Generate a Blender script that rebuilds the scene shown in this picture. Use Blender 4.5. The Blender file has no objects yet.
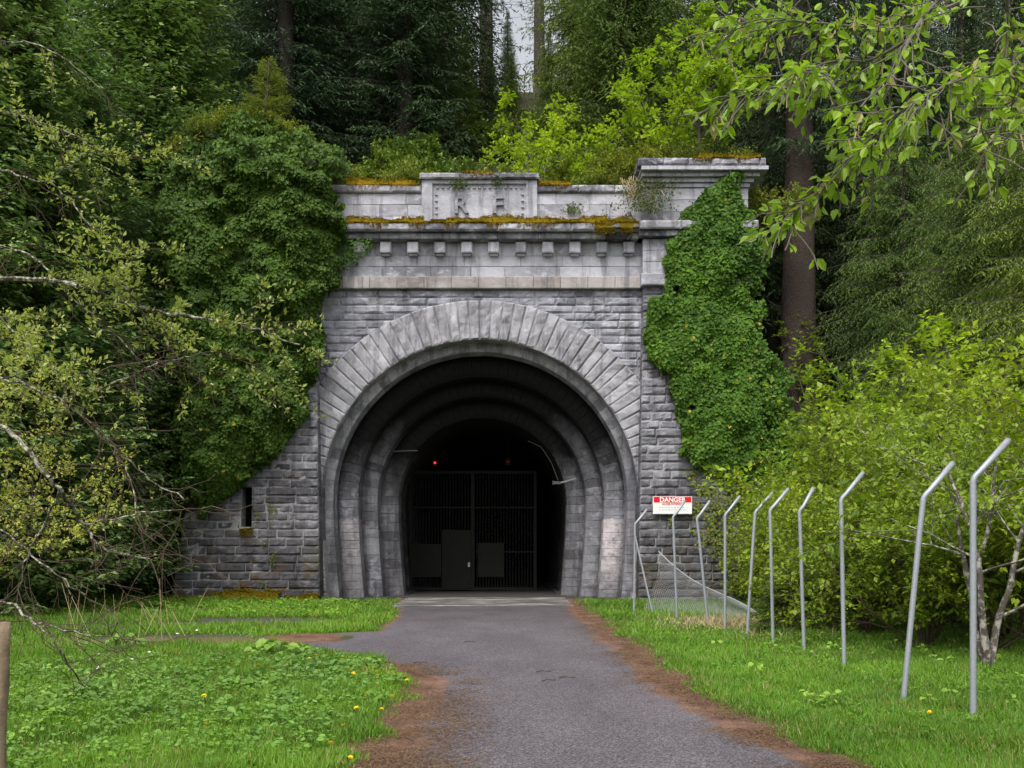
import bpy, math, random
import numpy as np
from mathutils import Vector

random.seed(7)
rng = np.random.default_rng(7)
C = bpy.context.scene.collection
scn = bpy.context.scene
PI = math.pi

# ------------------------------------------------------------------ camera, world, sun, exposure
cam_d = bpy.data.cameras.new('camera')
cam = bpy.data.objects.new('camera', cam_d); C.objects.link(cam)
cam.location = (0, 0, 1.6); cam.rotation_euler = (PI/2, 0, 0)
cam_d.lens = 35.16; cam_d.sensor_width = 36; cam_d.shift_y = 0.162
cam_d.clip_start = 0.1; cam_d.clip_end = 2000
scn.camera = cam

SUN_EL, SUN_AZ = math.radians(58), math.radians(200)    # azimuth clockwise from +Y: behind the camera, slightly left
w = bpy.data.worlds.new('World'); scn.world = w; w.use_nodes = True
nt = w.node_tree; nt.nodes.clear()
sky = nt.nodes.new('ShaderNodeTexSky'); sky.sky_type = 'NISHITA'; sky.sun_disc = False
sky.sun_elevation = SUN_EL; sky.sun_rotation = SUN_AZ
sky.air_density = 1.0; sky.dust_density = 4.0
hs = nt.nodes.new('ShaderNodeHueSaturation'); hs.inputs['Saturation'].default_value = 0.22
hs.inputs['Value'].default_value = 1.0
bg = nt.nodes.new('ShaderNodeBackground'); bg.inputs['Strength'].default_value = 0.15
wo = nt.nodes.new('ShaderNodeOutputWorld')
nt.links.new(sky.outputs[0], hs.inputs['Color']); nt.links.new(hs.outputs[0], bg.inputs[0]); nt.links.new(bg.outputs[0], wo.inputs[0])

sd = bpy.data.lights.new('sun', 'SUN'); sd.energy = 1.5; sd.angle = math.radians(25); sd.color = (1, .97, .93)
sun = bpy.data.objects.new('sun', sd); C.objects.link(sun)
sdir = Vector((math.sin(SUN_AZ)*math.cos(SUN_EL), math.cos(SUN_AZ)*math.cos(SUN_EL), math.sin(SUN_EL)))
sun.rotation_euler = (-sdir).to_track_quat('-Z', 'Y').to_euler()
scn.view_settings.view_transform = 'Standard'; scn.view_settings.look = 'None'
scn.view_settings.exposure = 0.68; scn.view_settings.gamma = 1.0
scn.view_settings.use_curve_mapping = False

# ------------------------------------------------------------------ helpers
def tag(o, label=None, cat=None, group=None, kind=None):
    if label: o['label'] = label
    if cat: o['category'] = cat
    if group: o['group'] = group
    if kind: o['kind'] = kind
    return o

def empty(name, loc=(0, 0, 0), rz=0):
    o = bpy.data.objects.new(name, None); C.objects.link(o)
    o.location = loc; o.rotation_euler = (0, 0, rz); o.empty_display_size = .2
    return o

def link(name, me, mat, parent=None):
    if mat and not me.materials: me.materials.append(mat)
    o = bpy.data.objects.new(name, me); C.objects.link(o)
    if parent: o.parent = parent
    return o

def mk(name, V, F, mat, parent=None, tint=None, smooth=False):
    """one mesh object from numpy verts (n,3) and faces (m,k); tint: (n,) or (n,4) per vertex"""
    V = np.asarray(V, dtype=np.float32); F = np.asarray(F, dtype=np.int32)
    me = bpy.data.meshes.new(name)
    n, (m, k) = len(V), F.shape
    me.vertices.add(n); me.vertices.foreach_set('co', V.ravel())
    me.loops.add(m*k); me.loops.foreach_set('vertex_index', F.ravel())
    me.polygons.add(m)
    me.polygons.foreach_set('loop_start', np.arange(0, m*k, k, dtype=np.int32))
    me.polygons.foreach_set('loop_total', np.full(m, k, dtype=np.int32))
    me.polygons.foreach_set('use_smooth', np.full(m, bool(smooth)))
    if tint is not None:
        t = np.asarray(tint, dtype=np.float32)
        if t.ndim == 1: t = np.stack([t, t, t, np.ones_like(t)], 1)
        a = me.color_attributes.new('tint', 'FLOAT_COLOR', 'POINT')
        a.data.foreach_set('color', t.ravel())
    me.update(calc_edges=True)
    me.validate()
    return link(name, me, mat, parent)

class MB:
    """collects quads with a tint"""
    def __init__(s): s.V = []; s.F = []; s.T = []; s.n = 0
    def add(s, V, F, t=.5):
        V = np.asarray(V, float).reshape(-1, 3); F = np.asarray(F, int).reshape(-1, 4)
        s.V.append(V); s.F.append(F+s.n); s.n += len(V)
        s.T.append(np.full(len(V), t) if np.isscalar(t) else np.asarray(t))
    def box(s, x0, x1, y0, y1, z0, z1, t=.5):
        V = [(x, y, z) for x in (x0, x1) for y in (y0, y1) for z in (z0, z1)]
        s.add(V, [(0, 1, 3, 2), (4, 6, 7, 5), (0, 4, 5, 1), (2, 3, 7, 6), (0, 2, 6, 4), (1, 5, 7, 3)], t)
    def build(s, name, mat, parent=None, smooth=False):
        return mk(name, np.concatenate(s.V), np.concatenate(s.F), mat, parent, np.concatenate(s.T), smooth)

def vn(P, f=1.0, seed=0):
    """smooth value noise 0..1 at points (n,3)"""
    P = np.asarray(P, float)*f + seed*17.31
    i = np.floor(P).astype(np.int64); u = P-i; u = u*u*(3-2*u)
    def h(a, b, c):
        v = (a*73856093) ^ (b*19349663) ^ (c*83492791) ^ (seed*2654435)
        v = (v ^ (v >> 13))*1274126177
        return ((v ^ (v >> 16)) & 0xffff)/65535.0
    r = 0
    for dx in (0, 1):
        for dy in (0, 1):
            for dz in (0, 1):
                wgt = (u[:, 0] if dx else 1-u[:, 0])*(u[:, 1] if dy else 1-u[:, 1])*(u[:, 2] if dz else 1-u[:, 2])
                r = r + wgt*h(i[:, 0]+dx, i[:, 1]+dy, i[:, 2]+dz)
    return r

def nrm(a): return a/np.maximum(np.linalg.norm(a, axis=-1, keepdims=True), 1e-9)

def leaves(P, D, N, L, W, T, kind='kite', fold=.18):
    """leaf blades: P base, D direction, N normal; returns V,F,T"""
    n = len(P); D = nrm(D); S = nrm(np.cross(D, N)); N = np.cross(S, D)
    L = np.broadcast_to(L, (n,))[:, None]; W = np.broadcast_to(W, (n,))[:, None]*.5
    if kind == 'kite':
        V = np.stack([P, P+D*L*.45+S*W+N*L*fold*.5, P+D*L, P+D*L*.45-S*W+N*L*fold*.5], 1)
        F = np.arange(n*4).reshape(n, 4); k = 4
    else:   # six corners folded on the midrib
        V = np.stack([P, P+D*L*.28+S*W*.85+N*W*fold*2, P+D*L*.66+S*W*.8+N*W*fold*2-N*L*.04, P+D*L-N*L*.15,
                      P+D*L*.66-S*W*.8+N*W*fold*2-N*L*.04, P+D*L*.28-S*W*.85+N*W*fold*2], 1)
        b = np.arange(n)[:, None]*6
        F = np.stack([b+np.array([[0, 1, 2, 3]]), b+np.array([[0, 3, 4, 5]])], 1).reshape(-1, 4); k = 6
    return V.reshape(-1, 3), F, np.repeat(np.broadcast_to(T, (n,)), k)

def tubes(A, B, ra, rb, k=4):
    """frustums from A to B; returns V,F"""
    A = np.asarray(A, float); B = np.asarray(B, float); n = len(A)
    D = nrm(B-A); up = np.where(np.abs(D[:, 2:3]) > .9, np.array([[1., 0, 0]]), np.array([[0, 0, 1.]]))
    U = nrm(np.cross(D, up)); W = np.cross(D, U)
    a = np.arange(k)*2*PI/k
    ring = U[:, None]*np.cos(a)[None, :, None]+W[:, None]*np.sin(a)[None, :, None]
    ra = np.broadcast_to(ra, (n,))[:, None, None]; rb = np.broadcast_to(rb, (n,))[:, None, None]
    V = np.concatenate([A[:, None]+ring*ra, B[:, None]+ring*rb], 1).reshape(-1, 3)
    j = np.arange(k); q = np.stack([j, (j+1) % k, (j+1) % k+k, j+k], 1)
    F = (q[None]+(np.arange(n)*2*k)[:, None, None]).reshape(-1, 4)
    return V, F

def polytube(pts, r0, r1, k=8, closed=True):
    """one smooth tube along a polyline"""
    P = np.asarray(pts, float); n = len(P)
    T = np.gradient(P, axis=0); T = nrm(T)
    ref = np.array([0, 1., 0]) if abs(T[0, 1]) < .8 else np.array([1., 0, 0])
    U = nrm(np.cross(T, ref)); W = np.cross(T, U)
    r = np.linspace(r0, r1, n)[:, None, None] if np.isscalar(r0) else np.asarray(r0)[:, None, None]
    a = np.arange(k)*2*PI/k
    V = (P[:, None]+(U[:, None]*np.cos(a)[None, :, None]+W[:, None]*np.sin(a)[None, :, None])*r).reshape(-1, 3)
    F = []
    for i in range(n-1):
        for j in range(k):
            F.append((i*k+j, i*k+(j+1) % k, (i+1)*k+(j+1) % k, (i+1)*k+j))
    if closed:
        for e in (0, n-1):
            V = np.vstack([V, P[e]]); c = len(V)-1
            for j in range(0, k, 2): F.append((c, e*k+j, e*k+(j+1) % k, e*k+(j+2) % k))
    return V, np.array(F)

def WP(px, py, Y): return np.array([(px-512)*Y/1000, Y, 1.6-(py-550)*Y/1000])

# ------------------------------------------------------------------ materials
def mat_new(name):
    m = bpy.data.materials.new(name); m.use_nodes = True; t = m.node_tree; t.nodes.clear()
    return m, t
def nd(t, typ, **kw):
    n = t.nodes.new(typ)
    for k, v in kw.items():
        if k in n.inputs: n.inputs[k].default_value = v
        else: setattr(n, k, v)
    return n
def noise(t, vec, scale, detail=4, rough=.55, dist=0):
    n = nd(t, 'ShaderNodeTexNoise', Scale=scale, Detail=detail, Roughness=rough, Distortion=dist)
    if vec is not None: t.links.new(vec, n.inputs['Vector'])
    return n.outputs['Fac']
def ramp(t, fac, stops):
    r = t.nodes.new('ShaderNodeValToRGB'); cr = r.color_ramp
    while len(cr.elements) < len(stops): cr.elements.new(.5)
    for e, (p, c) in zip(cr.elements, stops):
        e.position = p; e.color = (*(c if not np.isscalar(c) else (c, c, c)), 1)
    t.links.new(fac, r.inputs[0]); return r.outputs[0]
def mixc(t, fac, a, b, mode='MIX'):
    n = t.nodes.new('ShaderNodeMix'); n.data_type = 'RGBA'; n.blend_type = mode
    for s, v in ((n.inputs[0], fac), (n.inputs[6], a), (n.inputs[7], b)):
        if hasattr(v, 'is_linked'): t.links.new(v, s)
        else: s.default_value = v if np.isscalar(v) else (*v, 1)
    return n.outputs[2]
def mth(t, op, a, b=0.0, clamp=False):
    n = t.nodes.new('ShaderNodeMath'); n.operation = op; n.use_clamp = clamp
    for s, v in ((n.inputs[0], a), (n.inputs[1], b)):
        if hasattr(v, 'is_linked'): t.links.new(v, s)
        else: s.default_value = v
    return n.outputs[0]
def sep(t, vec):
    n = t.nodes.new('ShaderNodeSeparateXYZ'); t.links.new(vec, n.inputs[0]); return n.outputs
def scalev(t, vec, s):
    n = t.nodes.new('ShaderNodeMapping'); n.inputs['Scale'].default_value = s; t.links.new(vec, n.inputs[0]); return n.outputs[0]
def finish(t, col, rough=.9, bump=None, bstr=.3, bdist=.02, spec=.3, metal=0):
    b = nd(t, 'ShaderNodeBsdfPrincipled'); o = t.nodes.new('ShaderNodeOutputMaterial')
    if hasattr(col, 'is_linked'): t.links.new(col, b.inputs['Base Color'])
    else: b.inputs['Base Color'].default_value = (*col, 1)
    if hasattr(rough, 'is_linked'): t.links.new(rough, b.inputs['Roughness'])
    else: b.inputs['Roughness'].default_value = rough
    b.inputs['Specular IOR Level'].default_value = spec; b.inputs['Metallic'].default_value = metal
    if bump is not None:
        bp = nd(t, 'ShaderNodeBump', Strength=bstr, Distance=bdist); t.links.new(bump, bp.inputs['Height'])
        t.links.new(bp.outputs[0], b.inputs['Normal'])
    t.links.new(b.outputs[0], o.inputs[0]); return b
def geo(t):
    return t.nodes.new('ShaderNodeNewGeometry').outputs['Position']
def objv(t): return t.nodes.new('ShaderNodeTexCoord').outputs['Object']
def att(t):
    n = t.nodes.new('ShaderNodeAttribute'); n.attribute_name = 'tint'; return n
def sepc(t, col):
    n = t.nodes.new('ShaderNodeSeparateColor'); t.links.new(col, n.inputs[0]); return n.outputs

def stone_mat(name, dark, light, lime=.5, soot=0.0, moss=0.0, damp=0.0, wash=0.0):
    m, t = mat_new(name); P = objv(t)
    tint = sepc(t, att(t).outputs['Color'])[0]
    n1 = noise(t, P, .55, 5, .6); n2 = noise(t, P, 5, 6, .7); n3 = noise(t, P, 34, 4, .7)
    base = ramp(t, mth(t, 'ADD', mth(t, 'MULTIPLY', tint, .62), mth(t, 'MULTIPLY', n2, .42)), [(.2, dark), (.8, light)])
    big = ramp(t, n1, [(.35, .72), (.60, 1.1)])
    col = mixc(t, 1.0, base, big, 'MULTIPLY')
    # pale lime bloom and lichen spots
    st = noise(t, scalev(t, P, (1.6, 1.6, 2.2)), 1.3, 6, .72, .8)
    lm = ramp(t, st, [(.50, 0), (.64, 1)])
    col = mixc(t, mth(t, 'MULTIPLY', lm, lime), col, (.56, .55, .60))
    sp = ramp(t, noise(t, P, 11, 3, .8), [(.66, 0), (.72, 1)])
    col = mixc(t, mth(t, 'MULTIPLY', sp, .5*lime), col, (.5, .5, .5))
    # dark run-off streaks
    dk = ramp(t, noise(t, scalev(t, P, (2.6, 2.6, .22)), 1.0, 5, .7), [(.5, 0), (.62, 1)])
    col = mixc(t, mth(t, 'MULTIPLY', dk, .5), col, (.045, .045, .055))
    if soot:
        sx = noise(t, scalev(t, P, (1, 1, .5)), .8, 5, .7)
        z = sep(t, P)[2]
        hz = mth(t, 'MULTIPLY', mth(t, 'SUBTRACT', z, 3.2), .30, True)
        s = mth(t, 'MULTIPLY', mth(t, 'ADD', mth(t, 'MULTIPLY', hz, 1.1), mth(t, 'SUBTRACT', sx, .28)), soot, True)
        col = mixc(t, s, col, (.012, .012, .012))
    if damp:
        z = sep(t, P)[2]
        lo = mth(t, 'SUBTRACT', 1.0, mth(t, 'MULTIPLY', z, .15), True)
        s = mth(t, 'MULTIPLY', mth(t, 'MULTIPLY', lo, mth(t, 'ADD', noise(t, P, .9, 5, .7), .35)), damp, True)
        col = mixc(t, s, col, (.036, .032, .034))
    if moss:
        z = sep(t, P)[2]
        lo = mth(t, 'SUBTRACT', 1.0, mth(t, 'MULTIPLY', z, .3), True)
        mm = mth(t, 'MULTIPLY', ramp(t, noise(t, P, 2.1, 5, .75), [(.52, 0), (.62, 1)]), mth(t, 'MULTIPLY', lo, moss), True)
        col = mixc(t, mm, col, (.10, .06, .018))
        mg = mth(t, 'MULTIPLY', ramp(t, noise(t, P, 1.2, 4, .7), [(.55, 0), (.68, 1)]), mth(t, 'MULTIPLY', lo, moss*.7), True)
        col = mixc(t, mg, col, (.06, .065, .02))
    if wash:   # old whitewash on both jambs at head height
        z = sep(t, P)[2]; x = sep(t, P)[0]
        right = mth(t, 'GREATER_THAN', x, 0.0)
        zz = mth(t, 'ADD', z, mth(t, 'MULTIPLY', mth(t, 'SUBTRACT', n2, .5), .25))
        up = mth(t, 'LESS_THAN', zz, 2.62)
        lo = mth(t, 'MULTIPLY', mth(t, 'ADD', zz, .3), .55, True)
        wm = mth(t, 'MULTIPLY', mth(t, 'MULTIPLY', up, lo), ramp(t, noise(t, P, 2.6, 6, .75), [(.36, .1), (.56, 1)]))
        col = mixc(t, mth(t, 'MULTIPLY', wm, mth(t, 'ADD', .42, mth(t, 'MULTIPLY', right, .5)), True), col, (.62, .56, .57))
    bmp = mth(t, 'ADD', n2, mth(t, 'MULTIPLY', n3, .45))
    finish(t, col, .93, bmp, 1.0, .04, .2)
    return m

DK, LT = (.13, .13, .155), (.43, .43, .485)
M = {}
M['stone_rough'] = stone_mat('rock_faced_stone', DK, LT, .55)
M['stone_smooth'] = stone_mat('smooth_ashlar', (.27, .27, .30), (.64, .635, .69), .9)
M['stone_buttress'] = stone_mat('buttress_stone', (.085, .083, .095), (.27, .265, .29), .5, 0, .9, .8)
M['stone_voussoir'] = stone_mat('voussoir_stone', (.22, .215, .23), (.46, .45, .475), .4)
M['stone_ring'] = stone_mat('arch_ring_stone', (.20, .20, .225), (.50, .495, .53), .8, .0, .25, .6)
M['stone_ring_sooty'] = stone_mat('sooty_arch_stone', (.18, .18, .20), (.48, .475, .51), .95, .85, .2, .45)
M['stone_ring_limewashed'] = stone_mat('limewashed_arch_stone', (.17, .17, .19), (.44, .435, .47), .95, 1.15, .2, .45, 1.0)
M['stone_ring_inner'] = stone_mat('blackened_arch_stone', (.15, .15, .165), (.40, .395, .42), .9, 1.25, .2, .5)
M['stone_buff'] = stone_mat('buff_band_stone', (.30, .265, .24), (.46, .42, .40), .3)
M['stone_dark'] = stone_mat('weathered_coping_stone', (.09, .09, .105), (.42, .41, .44), .8)
M['mortar'] = stone_mat('lime_mortar', (.20, .195, .20), (.42, .41, .41), .3)

def simple(name, col, rough=.8, nscale=6, var=.35, bstr=.2, spec=.3, metal=0, bdist=.01):
    m, t = mat_new(name); P = objv(t); n = noise(t, P, nscale, 5, .65)
    c = mixc(t, n, tuple(x*(1-var) for x in col), tuple(min(1, x*(1+var)) for x in col))
    finish(t, c, rough, n, bstr, bdist, spec, metal); return m

def foliage(name, dark, light, odd=None, trans=.3, rough=.5, spec=.35, big=.35):
    """dark / light leaf colours picked by each leaf's own tint; odd: colour of tints above .97"""
    m, t = mat_new(name); tint = sepc(t, att(t).outputs['Color'])[0]
    stops = [(0, dark), (.9, light)]
    if odd: stops += [(.955, light), (.965, odd)]
    c = ramp(t, tint, stops)
    n = noise(t, geo(t), big, 3, .5)
    c = mixc(t, 1.0, c, ramp(t, n, [(.3, (.82, .82, .85)), (.7, (1.18, 1.12, .95))]), 'MULTIPLY')
    oi = t.nodes.new('ShaderNodeObjectInfo').outputs['Random']
    c = mixc(t, 1.0, c, ramp(t, oi, [(0, (.72, .80, .85)), (.5, (1, 1, 1)), (1, (1.22, 1.12, .9))]), 'MULTIPLY')
    p = nd(t, 'ShaderNodeBsdfPrincipled', Roughness=rough); p.inputs['Specular IOR Level'].default_value = spec
    t.links.new(c, p.inputs['Base Color'])
    tr = nd(t, 'ShaderNodeBsdfTranslucent')
    t.links.new(mixc(t, 1.0, c, (1.25, 1.35, .6), 'MULTIPLY'), tr.inputs[0])
    mx = nd(t, 'ShaderNodeMixShader'); mx.inputs[0].default_value = trans
    o = t.nodes.new('ShaderNodeOutputMaterial')
    t.links.new(p.outputs[0], mx.inputs[1]); t.links.new(tr.outputs[0], mx.inputs[2]); t.links.new(mx.outputs[0], o.inputs[0])
    return m

M['grass'] = foliage('grass_blades', (.045, .125, .014), (.185, .36, .038), (.34, .27, .12), .35, .5, .3, .8)
M['weed'] = foliage('weed_leaves', (.055, .145, .02), (.25, .43, .075), None, .25, .5, .3, 1)
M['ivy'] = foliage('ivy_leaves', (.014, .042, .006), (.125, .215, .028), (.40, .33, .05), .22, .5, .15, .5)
M['ivy_right'] = foliage('ivy_leaves_greener', (.018, .060, .007), (.12, .24, .028), (.42, .33, .05), .25, .5, .15, .5)  # greener leaf colours than the ivy of the mound
M['spruce'] = foliage('spruce_needles', (.020, .045, .022), (.10, .165, .068), None, .15, .6, .2, .15)
M['larch'] = foliage('young_fir_needles', (.04, .085, .02), (.22, .32, .07), None, .2, .6, .2, .15)
M['cypress'] = foliage('cypress_sprays', (.04, .095, .03), (.26, .39, .13), None, .2, .55, .25, .3)
M['bright'] = foliage('fresh_beech_leaves', (.17, .28, .02), (.48, .62, .05), None, .4, .5, .3, .6)
M['shrub'] = foliage('fresh_hazel_leaves', (.06, .13, .012), (.38, .50, .05), None, .4, .5, .3, .5)
M['scrub'] = foliage('bramble_leaves', (.08, .12, .02), (.28, .33, .06), (.28, .17, .07), .35, .6, .2, .6)
M['tuft'] = foliage('willow_buds', (.18, .24, .05), (.50, .56, .19), (.6, .6, .3), .4, .6, .2, .6)
M['near'] = foliage('overhanging_leaves', (.19, .34, .025), (.46, .62, .06), (.46, .40, .14), .45, .4, .4, 2)
M['moss'] = foliage('yellow_moss', (.12, .085, .008), (.34, .24, .012), (.05, .05, .01), .1, .9, .1, 1.5)
M['litter'] = foliage('dry_needles', (.10, .055, .03), (.34, .20, .12), None, .1, .8, .2, 1)
M['bark'] = simple('spruce_bark', (.075, .062, .055), .95, 14, .5, .9, .15, 0, .03)
M['bark_red'] = simple('reddish_bark', (.085, .064, .055), .95, 16, .7, 1.0, .15, 0, .08)
M['twig'] = simple('grey_twig_bark', (.14, .125, .10), .9, 25, .5, .5, .2)
M['brown_twig'] = simple('brown_twig_bark', (.085, .060, .042), .9, 25, .5, .5, .2)
def patched_bark(name, a, b, scale, lo, hi):
    m, t = mat_new(name); n = noise(t, objv(t), scale, 4, .7)
    finish(t, mixc(t, ramp(t, n, [(lo, 0), (hi, 1)]), a, b), .9, n, .6, .02, .2); return m
M['lichen_bark'] = patched_bark('lichen_covered_bark', (.055, .045, .033), (.40, .40, .30), 12, .46, .62)
M['birch'] = patched_bark('blotched_pale_bark', (.10, .085, .07), (.42, .39, .34), 9, .48, .60)
M['galv'] = simple('galvanised_steel', (.34, .36, .39), .5, 30, .25, .08, .5, .35)
M['wire'] = simple('dull_galvanised_wire', (.42, .43, .44), .6, 20, .2, .0, .4, .3)
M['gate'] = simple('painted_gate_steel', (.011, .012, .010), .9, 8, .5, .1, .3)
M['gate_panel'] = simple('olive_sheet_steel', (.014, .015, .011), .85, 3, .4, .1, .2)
M['white_paint'] = simple('white_sign_enamel', (.80, .79, .77), .8, 40, .04, 0, .1)
M['red_paint'] = simple('red_sign_paint', (.68, .015, .02), .8, 40, .05, 0, .1)
M['grey_ink'] = simple('faded_sign_ink', (.33, .26, .27), .7, 5, .3, 0)
M['post_wood'] = simple('peeled_wood', (.24, .18, .12), .9, 12, .6, 1.0, .15)
M['black'] = simple('unlit_depth_black', (.006, .006, .006), .95, 3, .3, 0, .1)  # near-black colour painted in for the unlit depth of slit and tunnel
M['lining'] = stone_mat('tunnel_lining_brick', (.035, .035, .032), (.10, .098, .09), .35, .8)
M['yellow_petal'] = simple('yellow_petals', (.80, .58, .02), .6, 40, .2, 0)
M['white_petal'] = simple('white_petals', (.75, .73, .70), .6, 40, .15, 0)
M['stem'] = simple('green_stem', (.10, .17, .04), .6, 30, .3, 0)
M['straw'] = simple('dry_straw', (.40, .31, .18), .8, 30, .3, 0)
def emis(name, col, s):
    m, t = mat_new(name); e = nd(t, 'ShaderNodeEmission', Strength=s); e.inputs[0].default_value = (*col, 1)
    o = t.nodes.new('ShaderNodeOutputMaterial'); t.links.new(e.outputs[0], o.inputs[0]); return m
M['red_lamp'] = emis('red_lamp_glow', (1, .02, .02), 2.2)
M['dim_lamp'] = emis('dim_red_lamp_glow', (1, .02, .02), .06)
M['dull'] = simple('dull_grimy_metal', (.10, .10, .10), .7, 20, .4, .1, .3)

# ground: tint.r needle litter, tint.g bare dark soil, tint.b moss/dry
m, t = mat_new('meadow_soil'); P = geo(t); a = sepc(t, att(t).outputs['Color'])
n = noise(t, P, 3, 6, .7); nf = noise(t, P, 45, 4, .8)
c = ramp(t, n, [(.3, (.035, .05, .016)), (.7, (.085, .10, .03))])
soil = ramp(t, nf, [(.3, (.035, .03, .028)), (.7, (.13, .115, .11))])
c = mixc(t, a[1], c, soil)
lit = ramp(t, nf, [(.3, (.065, .040, .032)), (.74, (.34, .19, .125))])
lit = mixc(t, 1.0, lit, ramp(t, noise(t, P, 2.2, 5, .7), [(.35, .5), (.65, 1.15)]), 'MULTIPLY')
lf = mth(t, 'MULTIPLY', mth(t, 'SUBTRACT', mth(t, 'ADD', a[0], mth(t, 'ADD', mth(t, 'MULTIPLY', noise(t, P, 3.5, 6, .75), .7), mth(t, 'MULTIPLY', noise(t, P, 26, 4, .8), 1.1))), 1.25), 3.6, True)
c = mixc(t, lf, c, lit)
c = mixc(t, mth(t, 'MULTIPLY', a[2], n, True), c, (.20, .16, .04))
finish(t, c, .95, nf, .8, .02, .15); M['ground'] = m

m, t = mat_new('forest_floor'); P = geo(t); n = noise(t, P, 2, 6, .75)
finish(t, ramp(t, n, [(.3, (.018, .016, .011)), (.7, (.06, .055, .025))]), .95, n, .8, .05, .1); M['hill'] = m

m, t = mat_new('chipped_asphalt'); P = geo(t); a = sepc(t, att(t).outputs['Color'])
vor = nd(t, 'ShaderNodeTexVoronoi', Scale=80.0); t.links.new(P, vor.inputs['Vector'])
vc = sepc(t, vor.outputs['Color'])[0]
agg = ramp(t, vc, [(0, (.050, .043, .049)), (.5, (.098, .086, .096)), (1, (.20, .18, .195))])
big = ramp(t, noise(t, scalev(t, P, (1, .35, 1)), .9, 5, .65), [(.3, .72), (.7, 1.15)])
c = mixc(t, 1.0, agg, big, 'MULTIPLY')
px = sep(t, P)
# damp dark apron close to the tunnel mouth
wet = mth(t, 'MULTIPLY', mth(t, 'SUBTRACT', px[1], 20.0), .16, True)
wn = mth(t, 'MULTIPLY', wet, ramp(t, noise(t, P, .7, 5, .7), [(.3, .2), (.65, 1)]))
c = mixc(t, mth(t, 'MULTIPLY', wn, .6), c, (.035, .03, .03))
lit = ramp(t, noise(t, P, 45, 4, .8), [(.3, (.065, .040, .032)), (.74, (.34, .19, .125))])
lit = mixc(t, 1.0, lit, ramp(t, noise(t, P, 2.2, 5, .7), [(.35, .5), (.65, 1.15)]), 'MULTIPLY')
lm = mth(t, 'SUBTRACT', mth(t, 'ADD', a[0], mth(t, 'ADD', mth(t, 'MULTIPLY', noise(t, P, 3.5, 6, .75), .7), mth(t, 'MULTIPLY', noise(t, P, 26, 4, .8), 1.1))), 1.25, True)
c = mixc(t, mth(t, 'MULTIPLY', lm, 3.2, True), c, lit)
dm = mth(t, 'SUBTRACT', mth(t, 'ADD', a[1], mth(t, 'MULTIPLY', noise(t, P, 2.2, 6, .75), .8)), .8, True)
c = mixc(t, mth(t, 'MULTIPLY', dm, 2.5, True), c, (.10, .085, .07))
finish(t, c, .85, vor.outputs['Distance'], .6, .008, .3); M['road'] = m

m, t = mat_new('stained_concrete'); P = geo(t)
n = noise(t, scalev(t, P, (.6, 1.2, 1)), 1.1, 5, .7)
c = ramp(t, n, [(.42, (.075, .065, .055)), (.52, (.15, .14, .13)), (.62, (.34, .33, .32))])
finish(t, c, .6, noise(t, P, 20, 4, .7), .2, .01, .4); M['slab'] = m

# ------------------------------------------------------------------ terrain
CX = -1.03           # portal axis
ZC = 3.264           # springing height of the arches
def ss(x, a, b):
    u = np.clip((np.asarray(x, float)-a)/(b-a), 0, 1); return u*u*(3-2*u)
def H(x, y):
    x = np.asarray(x, float); y = np.asarray(y, float)
    a = np.abs(x-CX)
    top = 12.3+.55*(y-33)
    nz = (vn(np.stack([x, y, 0*x], -1).reshape(-1, 3), .5, 3).reshape(x.shape)-.5)
    top = top+nz*.5
    top = np.minimum(top, 12.3+.55*55)
    left = np.where(x < CX, 1, 0)
    toe = np.where(left > 0, 26.0, 31.0); sl = np.where(left > 0, .62, .36)
    side = np.clip((y-toe), 0, None)*sl
    bank = ss(a, 10.0, 16.0)*np.where(left > 0, ss(y, 16, 30)*.5, 0.0)
    side = np.minimum(side, top)
    behind = y >= 33
    lat_f = ss(a, 10.9, 14.5); lat_b = np.where(left > 0, ss(a, 8.4, 12.5), ss(a, 7.7, 9.3))
    h = np.where(behind, top*(1-lat_b)+side*lat_b, side*lat_f)
    h = h+bank
    h = h+nz*.10*ss(np.maximum(x-2.4, -1.6-x), 0, 2)
    return h
YL = np.array([-40, 0, 12, 13.9, 15.2, 16.8, 18.2, 19.0, 19.6, 22.9, 30.2, 33.])
XL = np.array([-1., -1., -.93, -1.5, -2.4, -3.6, -4.2, -3.7, -2.6, -2.65, -3.35, -3.6])
def RL(y): return np.interp(y, YL, XL)
def RR(y): return np.interp(y, [-40, 7, 9, 11, 30, 33], [2.4, 2.35, 2.05, 1.8, 1.66, 1.7])

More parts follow.
